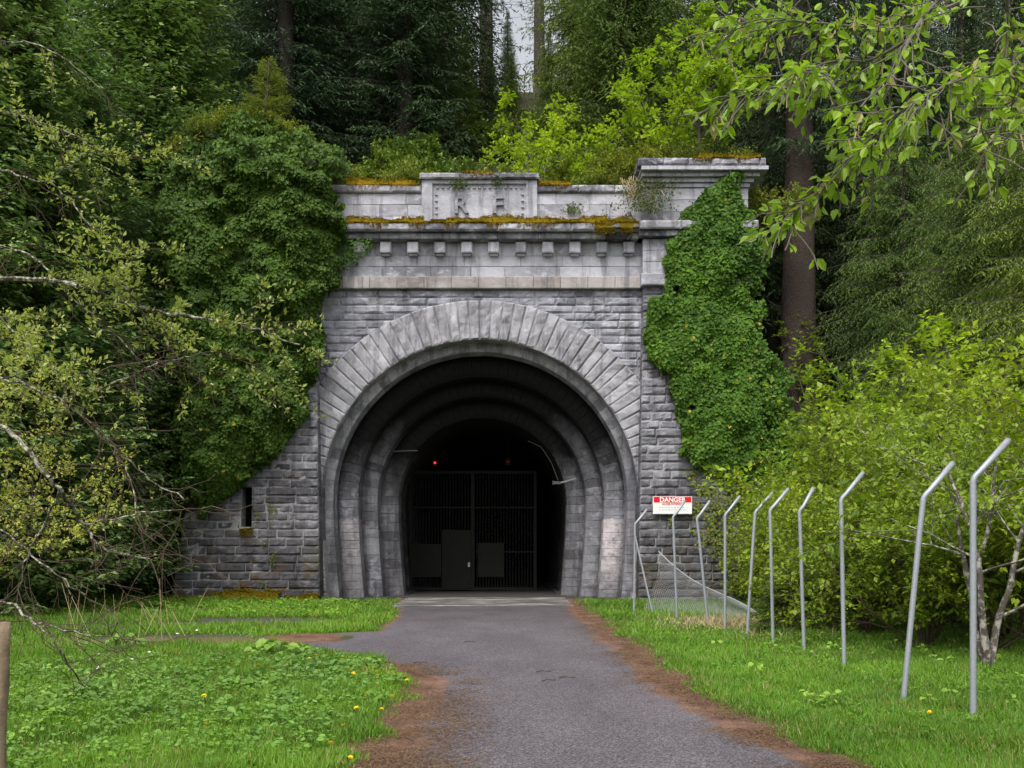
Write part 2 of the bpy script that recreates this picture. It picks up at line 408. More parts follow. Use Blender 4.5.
def grid_sheet(name, xs, ys, mat, hole=None):
    X, Y = np.meshgrid(xs, ys); Z = H(X, Y)
    V = np.stack([X, Y, Z], -1).reshape(-1, 3)
    nx, ny = len(xs), len(ys)
    i = np.arange(nx-1)[None]+np.arange(ny-1)[:, None]*nx
    F = np.stack([i, i+1, i+nx+1, i+nx], -1).reshape(-1, 4)
    x, y = V[:, 0], V[:, 1]
    nz = vn(V*[1, 1, 0], 1.1, 5)-.5
    dl = RL(y)-x; dr = x-RR(y)
    lit = np.maximum(np.where((y < 15), 1-ss(dl+nz*.5, .15, .7), 1-ss(dl+nz*.4, .0, .35)), 0)*(dl > -1)
    lit = np.maximum(lit, (1-ss(dr+nz*.3, .35, .85))*(dr > -1))
    def spot(cx, cy, rx, ry): return 1-ss(((x-cx)/rx)**2+((y-cy)/ry)**2+nz*1.2, .5, 1.3)
    soil = np.maximum.reduce([spot(-8.6, 26.4, 1.6, 1.4), spot(-6.2, 21.4, 1.8, 1.0), spot(-5.2, 22.6, 2.6, 1.0), spot(-6.0, 17.5, 2.9, 1.3),
                              spot(-7.7, 17.4, 1.4, .7), spot(3.4, 20.6, .5, .3), spot(-7.8, 14.8, .9, .8)])
    dry = np.maximum(spot(-6.6, 17.5, 2.6, .8), spot(4.4, 17.8, 1.4, 1.2)*.6)
    T = np.stack([np.clip(lit, 0, 1), soil, dry, np.ones_like(x)], 1)
    if hole:
        bx = V[:nx].copy(); bx[:, 1] -= .02; bx[:, 2] = H(bx[:, 0], np.full(nx, 32.97))-.3
        j = np.arange(nx-1); keep = (np.abs(bx[:-1, 0]-CX) > 7.5) & (np.abs(bx[1:, 0]-CX) > 7.5); j = j[keep]
        F = np.vstack([F, np.stack([len(V)+j, len(V)+j+1, j+1, j], 1)]); V = np.vstack([V, bx]); T = np.vstack([T, T[:nx]])
    o = mk(name, V, F, mat, None, T, True); o['kind'] = 'structure'; return o
def axis(lo, a, b, hi, step, k=22):
    g1 = a-np.geomspace(step, a-lo, k)[::-1]; g2 = b+np.geomspace(step, hi-b, k)
    return np.concatenate([g1, np.arange(a, b+1e-6, step), g2])
grid_sheet('ground', axis(-300, -18, 16, 300, .2), np.concatenate([axis(-300, 0, 32, 33, .2, 16)[:-16], [32.4, 32.98]]), M['ground'])
grid_sheet('hillside', axis(-300, -30, 30, 300, .5), np.concatenate([np.arange(33.02, 80, .6), np.geomspace(81, 300, 10)]), M['hill'], True)

# road, one irregular-edged sheet with the side path on its left
ys = np.concatenate([np.arange(-40, 5, 1.0), np.arange(5, 33.3, .12)]); nc = 26
V = []; T = []
for y in ys:
    e = np.array([[0, y, 1.]]); jl = (vn(e, 1.9, 11)[0]-.5)*.35+(vn(e, 7, 12)[0]-.5)*.12; jr = (vn(e, 1.7, 13)[0]-.5)*.25+(vn(e, 7, 14)[0]-.5)*.1
    l, r = float(RL(y))+jl, float(RR(y))+jr
    for u in np.linspace(0, 1, nc):
        x = l+(r-l)*u
        V.append((x, y, .006))
        ed = max(1-ss(x-l, 0, .34 if y < 14 else .12), 1-ss(r-x, 0, .40))
        V_d = ss(-x, 3.0, 4.2)*(14 < y < 20)
        T.append((float(ed)*.9, float(V_d)*.35+.1*float(ss(-x, 2.2, 3.2)) if y < 25 else .1, 0, 1))
i = np.arange(nc-1)[None]+np.arange(len(ys)-1)[:, None]*nc
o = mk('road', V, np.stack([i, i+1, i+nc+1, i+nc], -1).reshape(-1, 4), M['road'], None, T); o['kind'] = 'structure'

b = MB(); b.box(-3.45, 1.75, 28.4, 33.4, -.05, .016)
o = b.build('concrete_threshold', M['slab']); o['kind'] = 'structure'
b = MB(); b.box(-4.3, 2.3, 33.4, 90, -.05, .010)
o = b.build('tunnel_floor', simple('tunnel_gravel', (.05, .047, .043), .8, 12, .5, .6)); o['kind'] = 'structure'

# ------------------------------------------------------------------ stone blocks
def block(mb, q, yf, yb, tint, bev=.03, rough=.03, mp=None, cell=.14, seed=0, gap=.006, roll=0.0):
    """q: 4 corners (x,z) ccw from lower-left; front at yf, skirt back to yb"""
    q = np.asarray(q, float)
    w = .5*(np.linalg.norm(q[1]-q[0])+np.linalg.norm(q[2]-q[3])); h = .5*(np.linalg.norm(q[3]-q[0])+np.linalg.norm(q[2]-q[1]))
    if w < .03 or h < .03: return
    def knots(L):
        e = min(bev*1.1/L, .3); k = max(1, int(round(L/cell)))
        g = gap/L
        return np.concatenate([[g], e+g+(1-2*e-2*g)*np.arange(k+1)/k, [1-g]])
    u = knots(w); v = knots(h); U, Vv = np.meshgrid(u, v)
    P = ((1-U)*(1-Vv))[..., None]*q[0]+(U*(1-Vv))[..., None]*q[1]+(U*Vv)[..., None]*q[2]+((1-U)*Vv)[..., None]*q[3]
    d = np.minimum(np.minimum(U, 1-U)*w, np.minimum(Vv, 1-Vv)*h)
    e = np.clip(d/(bev*1.4), 0, 1)
    P3 = np.stack([P[..., 0], np.full(U.shape, yf), P[..., 1]], -1)
    flat = P3.reshape(-1, 3)
    nz = (vn(flat, 3.2, 21+seed) + .6*vn(flat, 8, 22+seed)-.8).reshape(U.shape)
    tilt = rng.normal(0, rough*.25)
    P3[..., 1] += roll*np.abs(2*Vv-1)**2.6
    P3[..., 1] += bev*(1-e)**1.5 - nz*rough*e*2 + tilt
    ny, nx = U.shape
    i = np.arange(nx-1)[None]+np.arange(ny-1)[:, None]*nx
    F = np.stack([i, i+1, i+nx+1, i+nx], -1).reshape(-1, 4)
    ring = np.concatenate([np.arange(nx), nx-1+nx*np.arange(1, ny), (ny-1)*nx+np.arange(nx-2, -1, -1), nx*np.arange(ny-2, 0, -1)])
    V = P3.reshape(-1, 3); R = V[ring].copy(); R[:, 1] = yb
    n0 = len(V); m_ = len(ring); j = np.arange(m_)
    F2 = np.stack([ring[(j+1) % m_], ring[j], n0+j, n0+(j+1) % m_], 1)
    V = np.vstack([V, R])
    if mp is not None: V = mp(V)
    mb.add(V, np.vstack([F, F2]), tint)

def rt(): return float(np.clip(rng.normal(.5, .24), 0, 1))
def course_wall(mb, z0, z1, xl, xr, yf, yb, ch=.256, bl=(.55, 1.15), bev=.03, rough=.03, mp=None, cut=None, seed=0, cell=.14):
    """horizontal courses; xl/xr functions of z; cut(z)-> list of (a,b) spans removed"""
    n = max(1, int(round((z1-z0)/ch))); ch = (z1-z0)/n
    for k in range(n):
        za, zb = z0+k*ch, z0+(k+1)*ch; zm = (za+zb)/2
        spans = [(xl(zm), xr(zm))]
        if cut:
            for (a, b_) in cut(za, zb):
                ns = []
                for (s, e) in spans:
                    if b_ <= s or a >= e: ns.append((s, e))
                    else:
                        if a > s: ns.append((s, a))
                        if b_ < e: ns.append((b_, e))
                spans = ns
        for (s, e) in spans:
            x = s; first = True
            while x < e-1e-4:
                L = rng.uniform(*bl)*(rng.uniform(.4, 1) if first else 1); first = False
                x2 = x+L
                if e-x2 < bl[0]*.5: x2 = e
                def ed(xx, zz, side):
                    # let outer edges follow the batter
                    if abs(xx-xl(zm)) < 1e-6: return xl(zz)
                    if abs(xx-xr(zm)) < 1e-6: return xr(zz)
                    return xx
                block(mb, [(ed(x, za, 0), za), (ed(x2, za, 1), za), (ed(x2, zb, 1), zb), (ed(x, zb, 0), zb)], yf, yb, rt(), bev, rough, mp, cell, seed)
                x = x2

portal = empty('tunnel_portal', (0, 0, 0))
tag(portal, 'grey stone railway tunnel portal with stepped round arch and mossy parapet', 'tunnel portal')

# horseshoe profile point: s in [-1,0] left jamb..., returns list of (ccw path) points for radius r
def prof(r, inset=.2):
    """path from lower left over the crown to lower right, as function f(L) with total length"""
    pts = []
    for k in range(16):
        z = ZC*k/16; pts.append((CX-(r-inset*((ZC-z)/ZC)**1.6), z))
    for k in range(65):
        a = PI-PI*k/64; pts.append((CX+r*math.cos(a), ZC+r*math.sin(a)))
    for k in range(15, -1, -1):
        z = ZC*k/16; pts.append((CX+(r-inset*((ZC-z)/ZC)**1.6), z))
    return np.array(pts)
def prof_at(r, s, inset=.2):
    """s: 0..1 by fixed station (same station for every radius so joints stay radial)"""
    p = prof(r, inset); ref = prof(4.0, inset); d = np.r_[0, np.cumsum(np.linalg.norm(np.diff(ref, axis=0), axis=1))]
    s = s*d[-1]; return np.array([np.interp(s, d, p[:, 0]), np.interp(s, d, p[:, 1])])
def arch_blocks(name, ri, ro, yf, yb, mat, n, bev, rough, seed, cell=.14, only_arch=False, gap=.003, roll=0.0):
    mb = MB()
    ref = prof(4.0); tot = np.linalg.norm(np.diff(ref, axis=0), axis=1).sum()
    for k in range(n):
        a, b_ = k/n, (k+1)/n
        q = [prof_at(ri, b_), prof_at(ri, a), prof_at(ro, a), prof_at(ro, b_)]
        q = [q[1], q[0], q[3], q[2]]
        # keep a consistent orientation (facing the viewer)
        block(mb, [q[0], q[1], q[2], q[3]], yf, yb, rt(), bev, rough, None, cell, seed, gap, roll)
    return mb.build(name, mat, portal)

arch_blocks('voussoir_ring', 5.06, 6.32, 31.92, 32.62, M['stone_voussoir'], 80, .045, .045, 1)
arch_blocks('arch_ring', 4.78, 5.30, 32.50, 33.3, M['stone_ring'], 66, .010, .008, 2, .10, roll=.05)
arch_blocks('arch_ring', 4.10, 4.80, 33.22, 34.1, M['stone_ring_limewashed'], 70, .012, .012, 3, .10, roll=.16)
arch_blocks('arch_ring', 3.56, 4.20, 34.02, 34.9, M['stone_ring_sooty'], 66, .012, .012, 4, .10, roll=.16)
arch_blocks('arch_ring', 2.94, 3.66, 34.82, 35.7, M['stone_ring_inner'], 60, .012, .012, 5, .10, roll=.16)

# brick backing that closes the rings towards the hill
pts_ = prof(5.28); kk = len(pts_)
V = np.array([(x, y, z) for y in (32.6, 36.0) for (x, z) in pts_]+[(x, 36.0, z) for (x, z) in prof(3.0)])
F = [(j, j+1, kk+j+1, kk+j) for j in range(kk-1)]+[(kk+j, kk+j+1, 2*kk+j+1, 2*kk+j) for j in range(kk-1)]
mk('ring_backing', V, F, M['lining'], portal, np.full(len(V), .5))
# tunnel lining
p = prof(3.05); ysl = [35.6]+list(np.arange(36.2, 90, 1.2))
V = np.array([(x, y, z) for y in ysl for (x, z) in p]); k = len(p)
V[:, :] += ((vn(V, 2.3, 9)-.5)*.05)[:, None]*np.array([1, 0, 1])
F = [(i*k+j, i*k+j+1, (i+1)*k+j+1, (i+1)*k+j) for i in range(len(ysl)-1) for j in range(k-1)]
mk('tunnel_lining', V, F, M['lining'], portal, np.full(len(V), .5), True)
b = MB(); b.box(-5.5, 3.5, 89, 89.4, -.2, 7); b.build('tunnel_end', M['black'], portal)  # black cap, its colour stands in for the darkness deep in the tunnel
b = MB(); b.box(-4.4, -3.7, 35.72, 89, -.3, .05); b.box(1.6, 2.3, 35.72, 89, -.3, .05); b.build('tunnel_footing', M['lining'], portal)

# buttress shape
BH = 9.92
def b_in(z): return 5.17-.2*np.clip(1-z/BH, 0, 1)
def b_out(z): return 8.52+1.16*np.clip(1-z/BH, 0, 1)**1.45
def b_y(z): return 31.22+.40*np.clip(z/BH, 0, 1)

# main wall of rock-faced courses above the ring
def cut_ring(za, zb):
    R = 5.85; z = za if za > ZC else ZC
    h = R*R-(z-ZC)**2
    return [(CX-math.sqrt(h), CX+math.sqrt(h))] if h > 0 else []
mb = MB()
course_wall(mb, 5.0, 9.92, lambda z: CX-5.6, lambda z: CX+5.6, 32.0, 32.5, .246, (.5, 1.2), .045, .045, None, cut_ring, 6)
mb.build('spandrel_wall', M['stone_rough'], portal)
# mortar backing with the arch opening left free
pr = prof(5.5); V = []; F = []
for (x, z) in pr:
    V.append((x, 32.045, z)); 
    dx, dz = x-CX, max(z-ZC, 0)
    if z <= ZC: X2, Z2 = (CX-5.7 if x < CX else CX+5.7), z
    else:
        s = min(5.7/abs(dx) if abs(dx) > 1e-6 else 1e9, (9.95-ZC)/dz if dz > 1e-6 else 1e9); X2, Z2 = CX+dx*s, ZC+dz*s
    V.append((X2, 32.045, Z2))
F = [(2*i, 2*i+2, 2*i+3, 2*i+1) for i in range(len(pr)-1)]
mk('wall_core', V, F, M['mortar'], portal, np.full(len(V), .5))

# buttresses
for sgn in (-1, 1):
    mb = MB()
    if sgn < 0:
        xl = lambda z: CX-b_out(z); xr = lambda z: CX-b_in(z)
        cut = lambda za, zb: [(-8.50, -8.16)] if (za > 2.2 and zb < 3.75) else []
    else:
        xl = lambda z: CX+b_in(z); xr = lambda z: CX+b_out(z); cut = None
    def mp(V):
        V = V.copy(); z = V[:, 2]; f = V[:, 1] < 31.9
        V[:, 1] = np.where(f, V[:, 1]-31.5+b_y(z), V[:, 1]); return V
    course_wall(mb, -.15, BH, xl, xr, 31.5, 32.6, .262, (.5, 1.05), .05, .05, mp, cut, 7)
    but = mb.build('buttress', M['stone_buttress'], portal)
    # core behind the joints
    mb = MB(); zs = np.array([-.3, 1.0, 2.32, 3.0, 3.66, 5, 6, 7, 8, 9, BH])
    for za, zb in zip(zs[:-1], zs[1:]):
        if sgn < 0: xs_ = [(xl(za)+.04, -8.50, xl(zb)+.04), (-8.16, xr(za)-.04, None)]
        def col(a0, a1, b0, b1):
            ya, yb_ = b_y(za)+.045, b_y(zb)+.045
            mb.add([(a0, ya, za), (a1, ya, za), (b1, yb_, zb), (b0, yb_, zb), (a0, 33.4, za), (a1, 33.4, za), (b1, 33.4, zb), (b0, 33.4, zb)],
                   [(0, 1, 2, 3), (0, 3, 7, 4), (1, 5, 6, 2)])
        if sgn < 0:
            if za > 2.0 and zb < 3.9: col(xl(za)+.03, -8.50, xl(zb)+.03, -8.50); col(-8.16, xr(za)-.03, -8.16, xr(zb)-.03)
            else: col(xl(za)+.03, xr(za)-.03, xl(zb)+.03, xr(zb)-.03)
        else: col(xl(za)+.03, xr(za)-.03, xl(zb)+.03, xr(zb)-.03)
    mb.build('mortar_core', M['mortar'], but)
    if sgn < 0:
        mb = MB(); mb.box(-8.6, -8.0, 31.95, 32.0, 2.0, 3.9); mb.build('slit_opening', M['black'], but)  # black plate, the shade inside the slit is put into its colour

# smooth upper works between the pilasters
XA, XB = CX-5.25, CX+5.25
mb = MB(); x = XA
while x < XB-.01:
    x2 = min(x+.87, XB); block(mb, [(x, 9.93), (x2, 9.93), (x2, 10.32), (x, 10.32)], 31.86, 32.5, rt(), .02, .008); x = x2
mb.build('string_course', M['stone_buff'], portal)
mb = MB()
course_wall(mb, 10.325, 11.0, lambda z: XA, lambda z: XB, 32.0, 32.5, .38, (.9, 1.9), .016, .010, None, None, 8, .3)
course_wall(mb, 11.0, 11.43, lambda z: XA, lambda z: XB, 32.03, 32.5, .43, (.9, 1.9), .016, .010, None, None, 8, .3)
mb.build('frieze', M['stone_smooth'], portal)
mb = MB(); mb.box(XA, XB, 32.05, 32.6, 9.9, 13.2); mb.build('frieze_core', M['mortar'], portal)
for i in range(12):
    xc_ = (330.5+27.1*i-512)*.0317+.02
    mb = MB(); block(mb, [(xc_-.18, 11.04), (xc_+.18, 11.04), (xc_+.18, 11.40), (xc_-.18, 11.40)], 31.76, 32.1, rt(), .03, .012)
    mb.box(xc_-.13, xc_+.13, 31.86, 32.06, 10.98, 11.04)
    mb.build('corbel', M['stone_smooth'], portal)
mb = MB(); x = XA-.05
while x < XB+.0:
    x2 = min(x+rng.uniform(.8, 1.3), XB+.05)
    block(mb, [(x, 11.44), (x2, 11.44), (x2, 11.63), (x, 11.63)], 31.62, 32.4, rt(), .02, .01)
    block(mb, [(x, 11.632), (x2, 11.632), (x2, 11.90), (x, 11.90)], 31.42, 32.4, rt(), .05, .025); x = x2
mb.build('cornice', M['stone_dark'], portal)
# parapet
PZ = 13.02
mb = MB()
PB0, PB1 = -2.88, .80
course_wall(mb, 11.91, PZ, lambda z: XA, lambda z: PB0+.05, 32.03, 32.7, .345, (.8, 1.7), .012, .012, None, None, 9, .25)
mb.build('parapet', M['stone_smooth'], portal); mb = MB()
course_wall(mb, 11.91, PZ, lambda z: PB1-.05, lambda z: XB, 32.03, 32.7, .345, (.8, 1.7), .012, .012, None, None, 9, .25)
mb.build('parapet', M['stone_smooth'], portal)
for (s, e) in ((XA, PB0-.02), (PB1+.02, XB)):
    mb = MB(); x = s
    while x < e-.05:
        x2 = min(x+rng.uniform(.8, 1.4), e); block(mb, [(x, PZ+.003), (x2, PZ+.003), (x2, PZ+.25), (x, PZ+.25)], 31.93, 32.85, rt(), .04, .03); x = x2
    mb.build('parapet_coping', M['stone_dark'], portal)
mb = MB()   # name block: frame, recessed panel, bosses, letters, coping
fz0, fz1 = 11.92, 13.40
mb.box(PB0, PB0+.34, 31.90, 32.8, fz0, fz1); mb.box(PB1-.34, PB1, 31.90, 32.8, fz0, fz1)
mb.box(PB0+.34, PB1-.34, 31.90, 32.8, fz0, 12.09); mb.box(PB0+.34, PB1-.34, 31.90, 32.8, 13.29, fz1)
mb.box(PB0+.3, PB1-.3, 31.985, 32.8, 12.0, 13.33)
nb_ = mb.build('name_block', M['stone_smooth'], portal)
mb = MB(); x = PB0-.07
while x < PB1+.05:
    x2 = min(x+1.28, PB1+.07); block(mb, [(x, 13.405), (x2, 13.405), (x2, 13.60), (x, 13.60)], 31.78, 32.95, rt(), .035, .025); x = x2
mb.build('block_coping', M['stone_dark'], portal)
def boss(x, z):
    mb = MB(); r = .055; mb.add([(x-r, 31.984, z), (x, 31.984, z-r), (x+r, 31.984, z), (x, 31.984, z+r), (x-r*.4, 31.92, z), (x, 31.92, z-r*.4), (x+r*.4, 31.92, z), (x, 31.92, z+r*.4)],
                     [(4, 5, 6, 7), (0, 1, 5, 4), (1, 2, 6, 5), (2, 3, 7, 6), (3, 0, 4, 7)], .6); mb.build('boss', M['stone_smooth'], nb_)
for i in range(17): boss(PB0+.5+i*(PB1-PB0-1.0)/16, 13.17)
for zz in (12.95, 12.75, 12.55, 12.35): boss(PB0+.46, zz); boss(PB1-.46, zz)
def text_mesh(name, s, size, loc, mat, parent, depth=.02, scale=(1, 1), bold=0.0, align='LEFT'):
    cu = bpy.data.curves.new(name, 'FONT'); cu.body = s; cu.size = size; cu.extrude = depth; cu.offset = bold; cu.align_x = align
    o = bpy.data.objects.new('tmp', cu); C.objects.link(o)
    dg = bpy.context.evaluated_depsgraph_get(); dg.update()
    me = bpy.data.meshes.new_from_object(o.evaluated_get(dg)); bpy.data.objects.remove(o)
    me.materials.clear(); me.polygons.foreach_set('use_smooth', np.zeros(len(me.polygons), dtype=bool))
    a = me.color_attributes.new('tint', 'FLOAT_COLOR', 'POINT')
    a.data.foreach_set('color', np.full(len(me.vertices)*4, .12, dtype=np.float32))
    n = link(name, me, mat, parent); n.rotation_euler = (PI/2, 0, 0); n.location = loc; n.scale = (scale[0], scale[1], 1); return n
M['carved'] = stone_mat('carved_letter_stone', (.12, .12, .13), (.24, .23, .25), .1)
text_mesh('letter', 'R', .78, ((453.5-512)*.032, 31.95, 12.36), M['stone_smooth'], nb_, .05, (1, 1), .012)
text_mesh('letter', 'F', .78, ((491-512)*.032, 31.95, 12.36), M['stone_smooth'], nb_, .05, (1.15, 1), .012)

# pilasters above the buttresses
for sgn in (-1, 1):
    fx = lambda a: CX+sgn*a
    def lr(a0, a1): return (min(fx(a0), fx(a1)), max(fx(a0), fx(a1)))
    pb = MB()
    l, r = lr(5.10, 8.62)
    course_wall(pb, 9.93, 10.32, lambda z: l, lambda z: r, 31.45, 32.6, .39, (.7, 1.2), .03, .01, None, None, 10)
    l2, r2 = lr(5.16, 8.5)
    course_wall(pb, 10.325, 11.43, lambda z: l2, lambda z: r2, 31.58, 32.6, .40, (.9, 1.6), .012, .01, None, None, 11)
    course_wall(pb, 11.91, 13.04, lambda z: l2, lambda z: r2, 31.62, 32.6, .37, (.9, 1.6), .012, .01, None, None, 12)
    pil = pb.build('pilaster', M['stone_smooth'], portal)
    mb = MB(); l3, r3 = lr(5.02, 8.74)
    mb.box(l2+.03, r2-.03, 31.66, 33.0, 9.9, 13.56); mb.build('pilaster_core', M['mortar'], pil)
    mb = MB(); x = l3
    while x < r3-.05:
        x2 = min(x+rng.uniform(.9, 1.3), r3)
        block(mb, [(x, 11.44), (x2, 11.44), (x2, 11.63), (x, 11.63)], 31.33, 32.6, rt(), .02, .01)
        block(mb, [(x, 11.632), (x2, 11.632), (x2, 11.90), (x, 11.90)], 31.2, 32.6, rt(), .04, .02); x = x2
    mb.build('pilaster_band', M['stone_dark'], pil)
    mb = MB()
    for k in range(4):   # flared neck below the cap
        e = .04+.07*k+.03*k*k; l4, r4 = lr(5.16-.06*k*.6, 8.5+e)
        x = l4
        while x < r4-.05:
            x2 = min(x+rng.uniform(.9, 1.4), r4); block(mb, [(x, 13.045+k*.13), (x2, 13.045+k*.13), (x2, 13.17+k*.13), (x, 13.17+k*.13)], 31.58-e*.9, 32.8, .5, .004, .006, None, .3); x = x2
    mb.build('pilaster_neck', M['stone_smooth'], pil)
    mb = MB(); l5, r5 = lr(4.95, 8.95); x = l5
    while x < r5-.05:
        x2 = min(x+rng.uniform(.6, .9), r5); block(mb, [(x, 13.57), (x2, 13.57), (x2, 13.82), (x, 13.82)], 31.12, 33.1, rt(), .05, .03); x = x2
    mb.build('pilaster_cap', M['stone_dark'], pil)
# body that fills the wall towards the hill
mb = MB(); mb.box(CX-8.5, CX-4.9, 32.7, 33.3, 0, 13.4); mb.box(CX+4.9, CX+8.5, 32.7, 33.3, 0, 13.4); mb.box(CX-4.9, CX+4.9, 32.75, 33.3, 9.2, 12.9)
mb.build('wall_back', M['mortar'], portal)

# ------------------------------------------------------------------ gate in the tunnel
GY = 38.4
gate = empty('iron_gate', (-1.5, GY, 0)); tag(gate, 'dark barred steel double gate closing the tunnel, with a low door in it', 'gate')
def gx(px): return (px-512)*GY/1000+1.5
def gz(py): return 1.6-(py-550)*GY/1000
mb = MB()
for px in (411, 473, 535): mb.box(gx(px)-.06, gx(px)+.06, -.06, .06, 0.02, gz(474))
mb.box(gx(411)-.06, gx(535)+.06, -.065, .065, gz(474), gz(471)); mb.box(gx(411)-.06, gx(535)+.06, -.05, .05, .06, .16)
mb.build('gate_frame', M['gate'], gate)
mb = MB(); xs_ = np.arange(gx(411)+.12, gx(535)-.05, .115)
for x in xs_: mb.box(x-.012, x+.012, -.012, .012, .1, gz(474))
for z in (1.5, 3.2): mb.box(gx(411), gx(535), -.018, .018, z, z+.05)
mb.build('gate_bars', M['gate'], gate)
mb = MB(); mb.box(gx(412), gx(441), -.035, -.020, gz(577), gz(544)); mb.build('sheet_panel', M['gate_panel'], gate)
mb = MB(); mb.box(gx(478), gx(504), -.035, -.020, gz(577), gz(543)); mb.build('sheet_panel', M['gate_panel'], gate)
mb = MB(); mb.box(gx(443), gx(471), -.06, -.036, .12, gz(531)); mb.box(gx(443)-.03, gx(443)+.03, -.075, -.02, .1, gz(530)); mb.box(gx(471)-.03, gx(471)+.01, -.075, -.02, .1, gz(530)); mb.box(gx(443), gx(471), -.07, -.02, gz(531), gz(530))
dr_ = mb.build('gate_door', M['gate_panel'], gate)
mb = MB(); mb.box(gx(468), gx(470), -.11, -.06, .95, 1.12); mb.build('handle', M['galv'], dr_)

for (px, py, lab, mt, zt) in ((435, 463, 'lit red signal lamp hanging left of centre above the tunnel gate', 'red_lamp', 5.6), (508, 462, 'very dim red signal lamp hanging right of centre above the tunnel gate', 'dim_lamp', 6.2)):
    p_ = WP(px, py, 38.0)
    e = empty('signal_lamp', p_); tag(e, lab, 'lamp', 'red lamps above the gate')
    V, F = tubes([(0, 0, .10)], [(0, 0, zt-p_[2])], .015, .015, 6); mk('stem', V, F, M['gate'], e)
    mb = MB(); mb.box(-.10, .10, -.02, .10, -.12, .12); mb.box(-.11, .11, -.12, .0, .12, .14); mb.build('lamp_housing', M['gate'], e)
    V, F = polytube([(0, -.022, 0), (0, -.06, 0), (0, -.075, 0)], .042, .02, 10); mk('lens', V, F, M[mt], e)

# conduit bracket on the left ring, lamp arm on the right ring
e = empty('wall_bracket', (-4.0, 34.6, 5.0)); tag(e, 'thin grey metal bracket sticking out of the left arch ring', 'bracket')
V, F = polytube([(-.3, 0.1, .0), (.35, 0, .03), (.75, -.02, .03)], .03, .025, 6); mk('arm', V, F, M['dull'], e)
mb = MB(); mb.box(-.42, -.28, -.02, .25, -.1, .1); mb.build('base_plate', M['galv'], e)
e = empty('floodlight', WP(560, 483, 34.6)); tag(e, 'small grey floodlight on a bent arm at the right arch ring', 'floodlight')
V, F = polytube([(.55, .05, .15), (.2, 0, .05), (0, 0, 0)], .03, .03, 6); mk('arm', V, F, M['galv'], e)
mb = MB(); mb.box(-.24, .02, -.1, .1, -.05, .05); mb.box(-.26, -.24, -.12, .12, -.07, .07); mb.build('lamp_housing', M['dull'], e)
# sagging cable along the right soffit
pts = [WP(556+14*math.sin(k*.5), 452+k*5, 35.2-.1*k) for k in range(10)]
ob = mk('hanging_cable', *polytube([WP(528, 441, 35.4), WP(541, 447, 35.2), WP(551, 462, 35), WP(558, 480, 34.7)], .012, .012, 5), M['dull'])
tag(ob, 'thin dark cable hanging under the right side of the inner arch', 'cable')

# ------------------------------------------------------------------ danger sign
sx, sz = (653-512)*.03115, 1.6+(550-514)*.03115
sg = empty('danger_sign', (sx, 31.15, sz)); tag(sg, 'white danger sign with a red top strip on the right wall behind the fence', 'sign')
Wd, Hd = 39*.03115, 17.5*.03115
mb = MB(); mb.box(0, Wd, 0, .02, 0, Hd); mb.build('board', M['white_paint'], sg)
mb = MB(); mb.box(.02, Wd-.02, -.004, -.001, Hd-.19, Hd-.015); mb.build('red_strip', M['red_paint'], sg)
text_mesh('lettering', 'DANGER', .20, (Wd*.5, -.007, Hd-.172), M['white_paint'], sg, .002, (1, 1), .006, 'CENTER')
text_mesh('lettering', 'ACCES INTERDIT', .085, (Wd*.5, -.004, Hd-.265), M['red_paint'], sg, .002, (1, 1), .002, 'CENTER')
mb = MB()
for (z, n_, s_) in ((.19, 9, 3), (.12, 11, 4)):
    x = .12+.02*s_
    for k in range(n_):
        L = rng.uniform(.04, .10)
        if x+L > Wd-.12: break
        mb.box(x, x+L, -.003, -.001, z, z+.012); x += L+.025
mb.build('faded_print', M['grey_ink'], sg)
for x in (.12, Wd-.16):
    mb = MB(); mb.box(x, x+.04, .02, .25, .1, .14); mb.build('bracket', M['galv'], sg)

# ------------------------------------------------------------------ fence posts
fp = [  # base px, base py, Y, bend px shift, height, arm
    (634, 25.4, 1, 2.28, .30, 'first post beside the tunnel jamb, with a diagonal brace'),
    (677, 22.9, -4, 2.38, .27, 'post whose bent arm crosses the danger sign'),
    (708, 21.3, -11, 2.30, .27, 'post leaning left just right of the danger sign'),
    (725, 19.6, 0, 2.31, .29, 'fourth post from the tunnel, standing straight'),
    (747, 18.4, 8, 2.31, .32, 'post leaning right beside the small spruce sapling'),
    (773, 17.1, -3, 2.30, .31, 'post straight in front of the small spruce sapling'),
    (804, 16.0, -4.5, 2.25, .22, 'post with a short arm, seventh from the tunnel'),
    (844, 13.6, -3, 2.31, .30, 'third post from the near end'),
    (903, 10.5, 20, 2.17, .31, 'leaning second post from the near end'),
    (973, 9.4, 0, 2.29, .33, 'nearest and tallest straight post')]
for (px, Y, dx, h, arm, d) in fp:
    x = (px-512)*Y/1000; z0 = float(H(np.array([x]), np.array([Y]))[0]); tx = dx*Y/1000; hh = h-z0
    e = empty('fence_post', (x, Y, z0)); tag(e, 'galvanised bent-top '+d, 'fence post', 'bent galvanised fence posts along the road')
    pts = [(0, 0, -.3), (0, 0, 0)]+[(tx*k/6, 0, hh*k/6) for k in range(1, 6)]
    for k in range(6):
        a = k/5; pts.append((tx+a*a*.06, 0, hh-.06+a*.10))
    dz = .34
    pts.append((tx+arm, 0, hh+dz))
    V, F = polytube(pts, .030, .030, 10); mk('pole', V, F, M['galv'], e, None, True)
    V, F = polytube([(tx+arm, 0, hh+dz), (tx+arm*1.03, 0, hh+dz*1.03)], .032, .02, 10); mk('end_cap', V, F, M['galv'], e)
    if dx == 1:
        V, F = tubes([(0.01, -.04, 2.0)], [(.46, -.25, -.1)], .026, .026, 10); mk('brace', V, F, M['galv'], e, None, True)

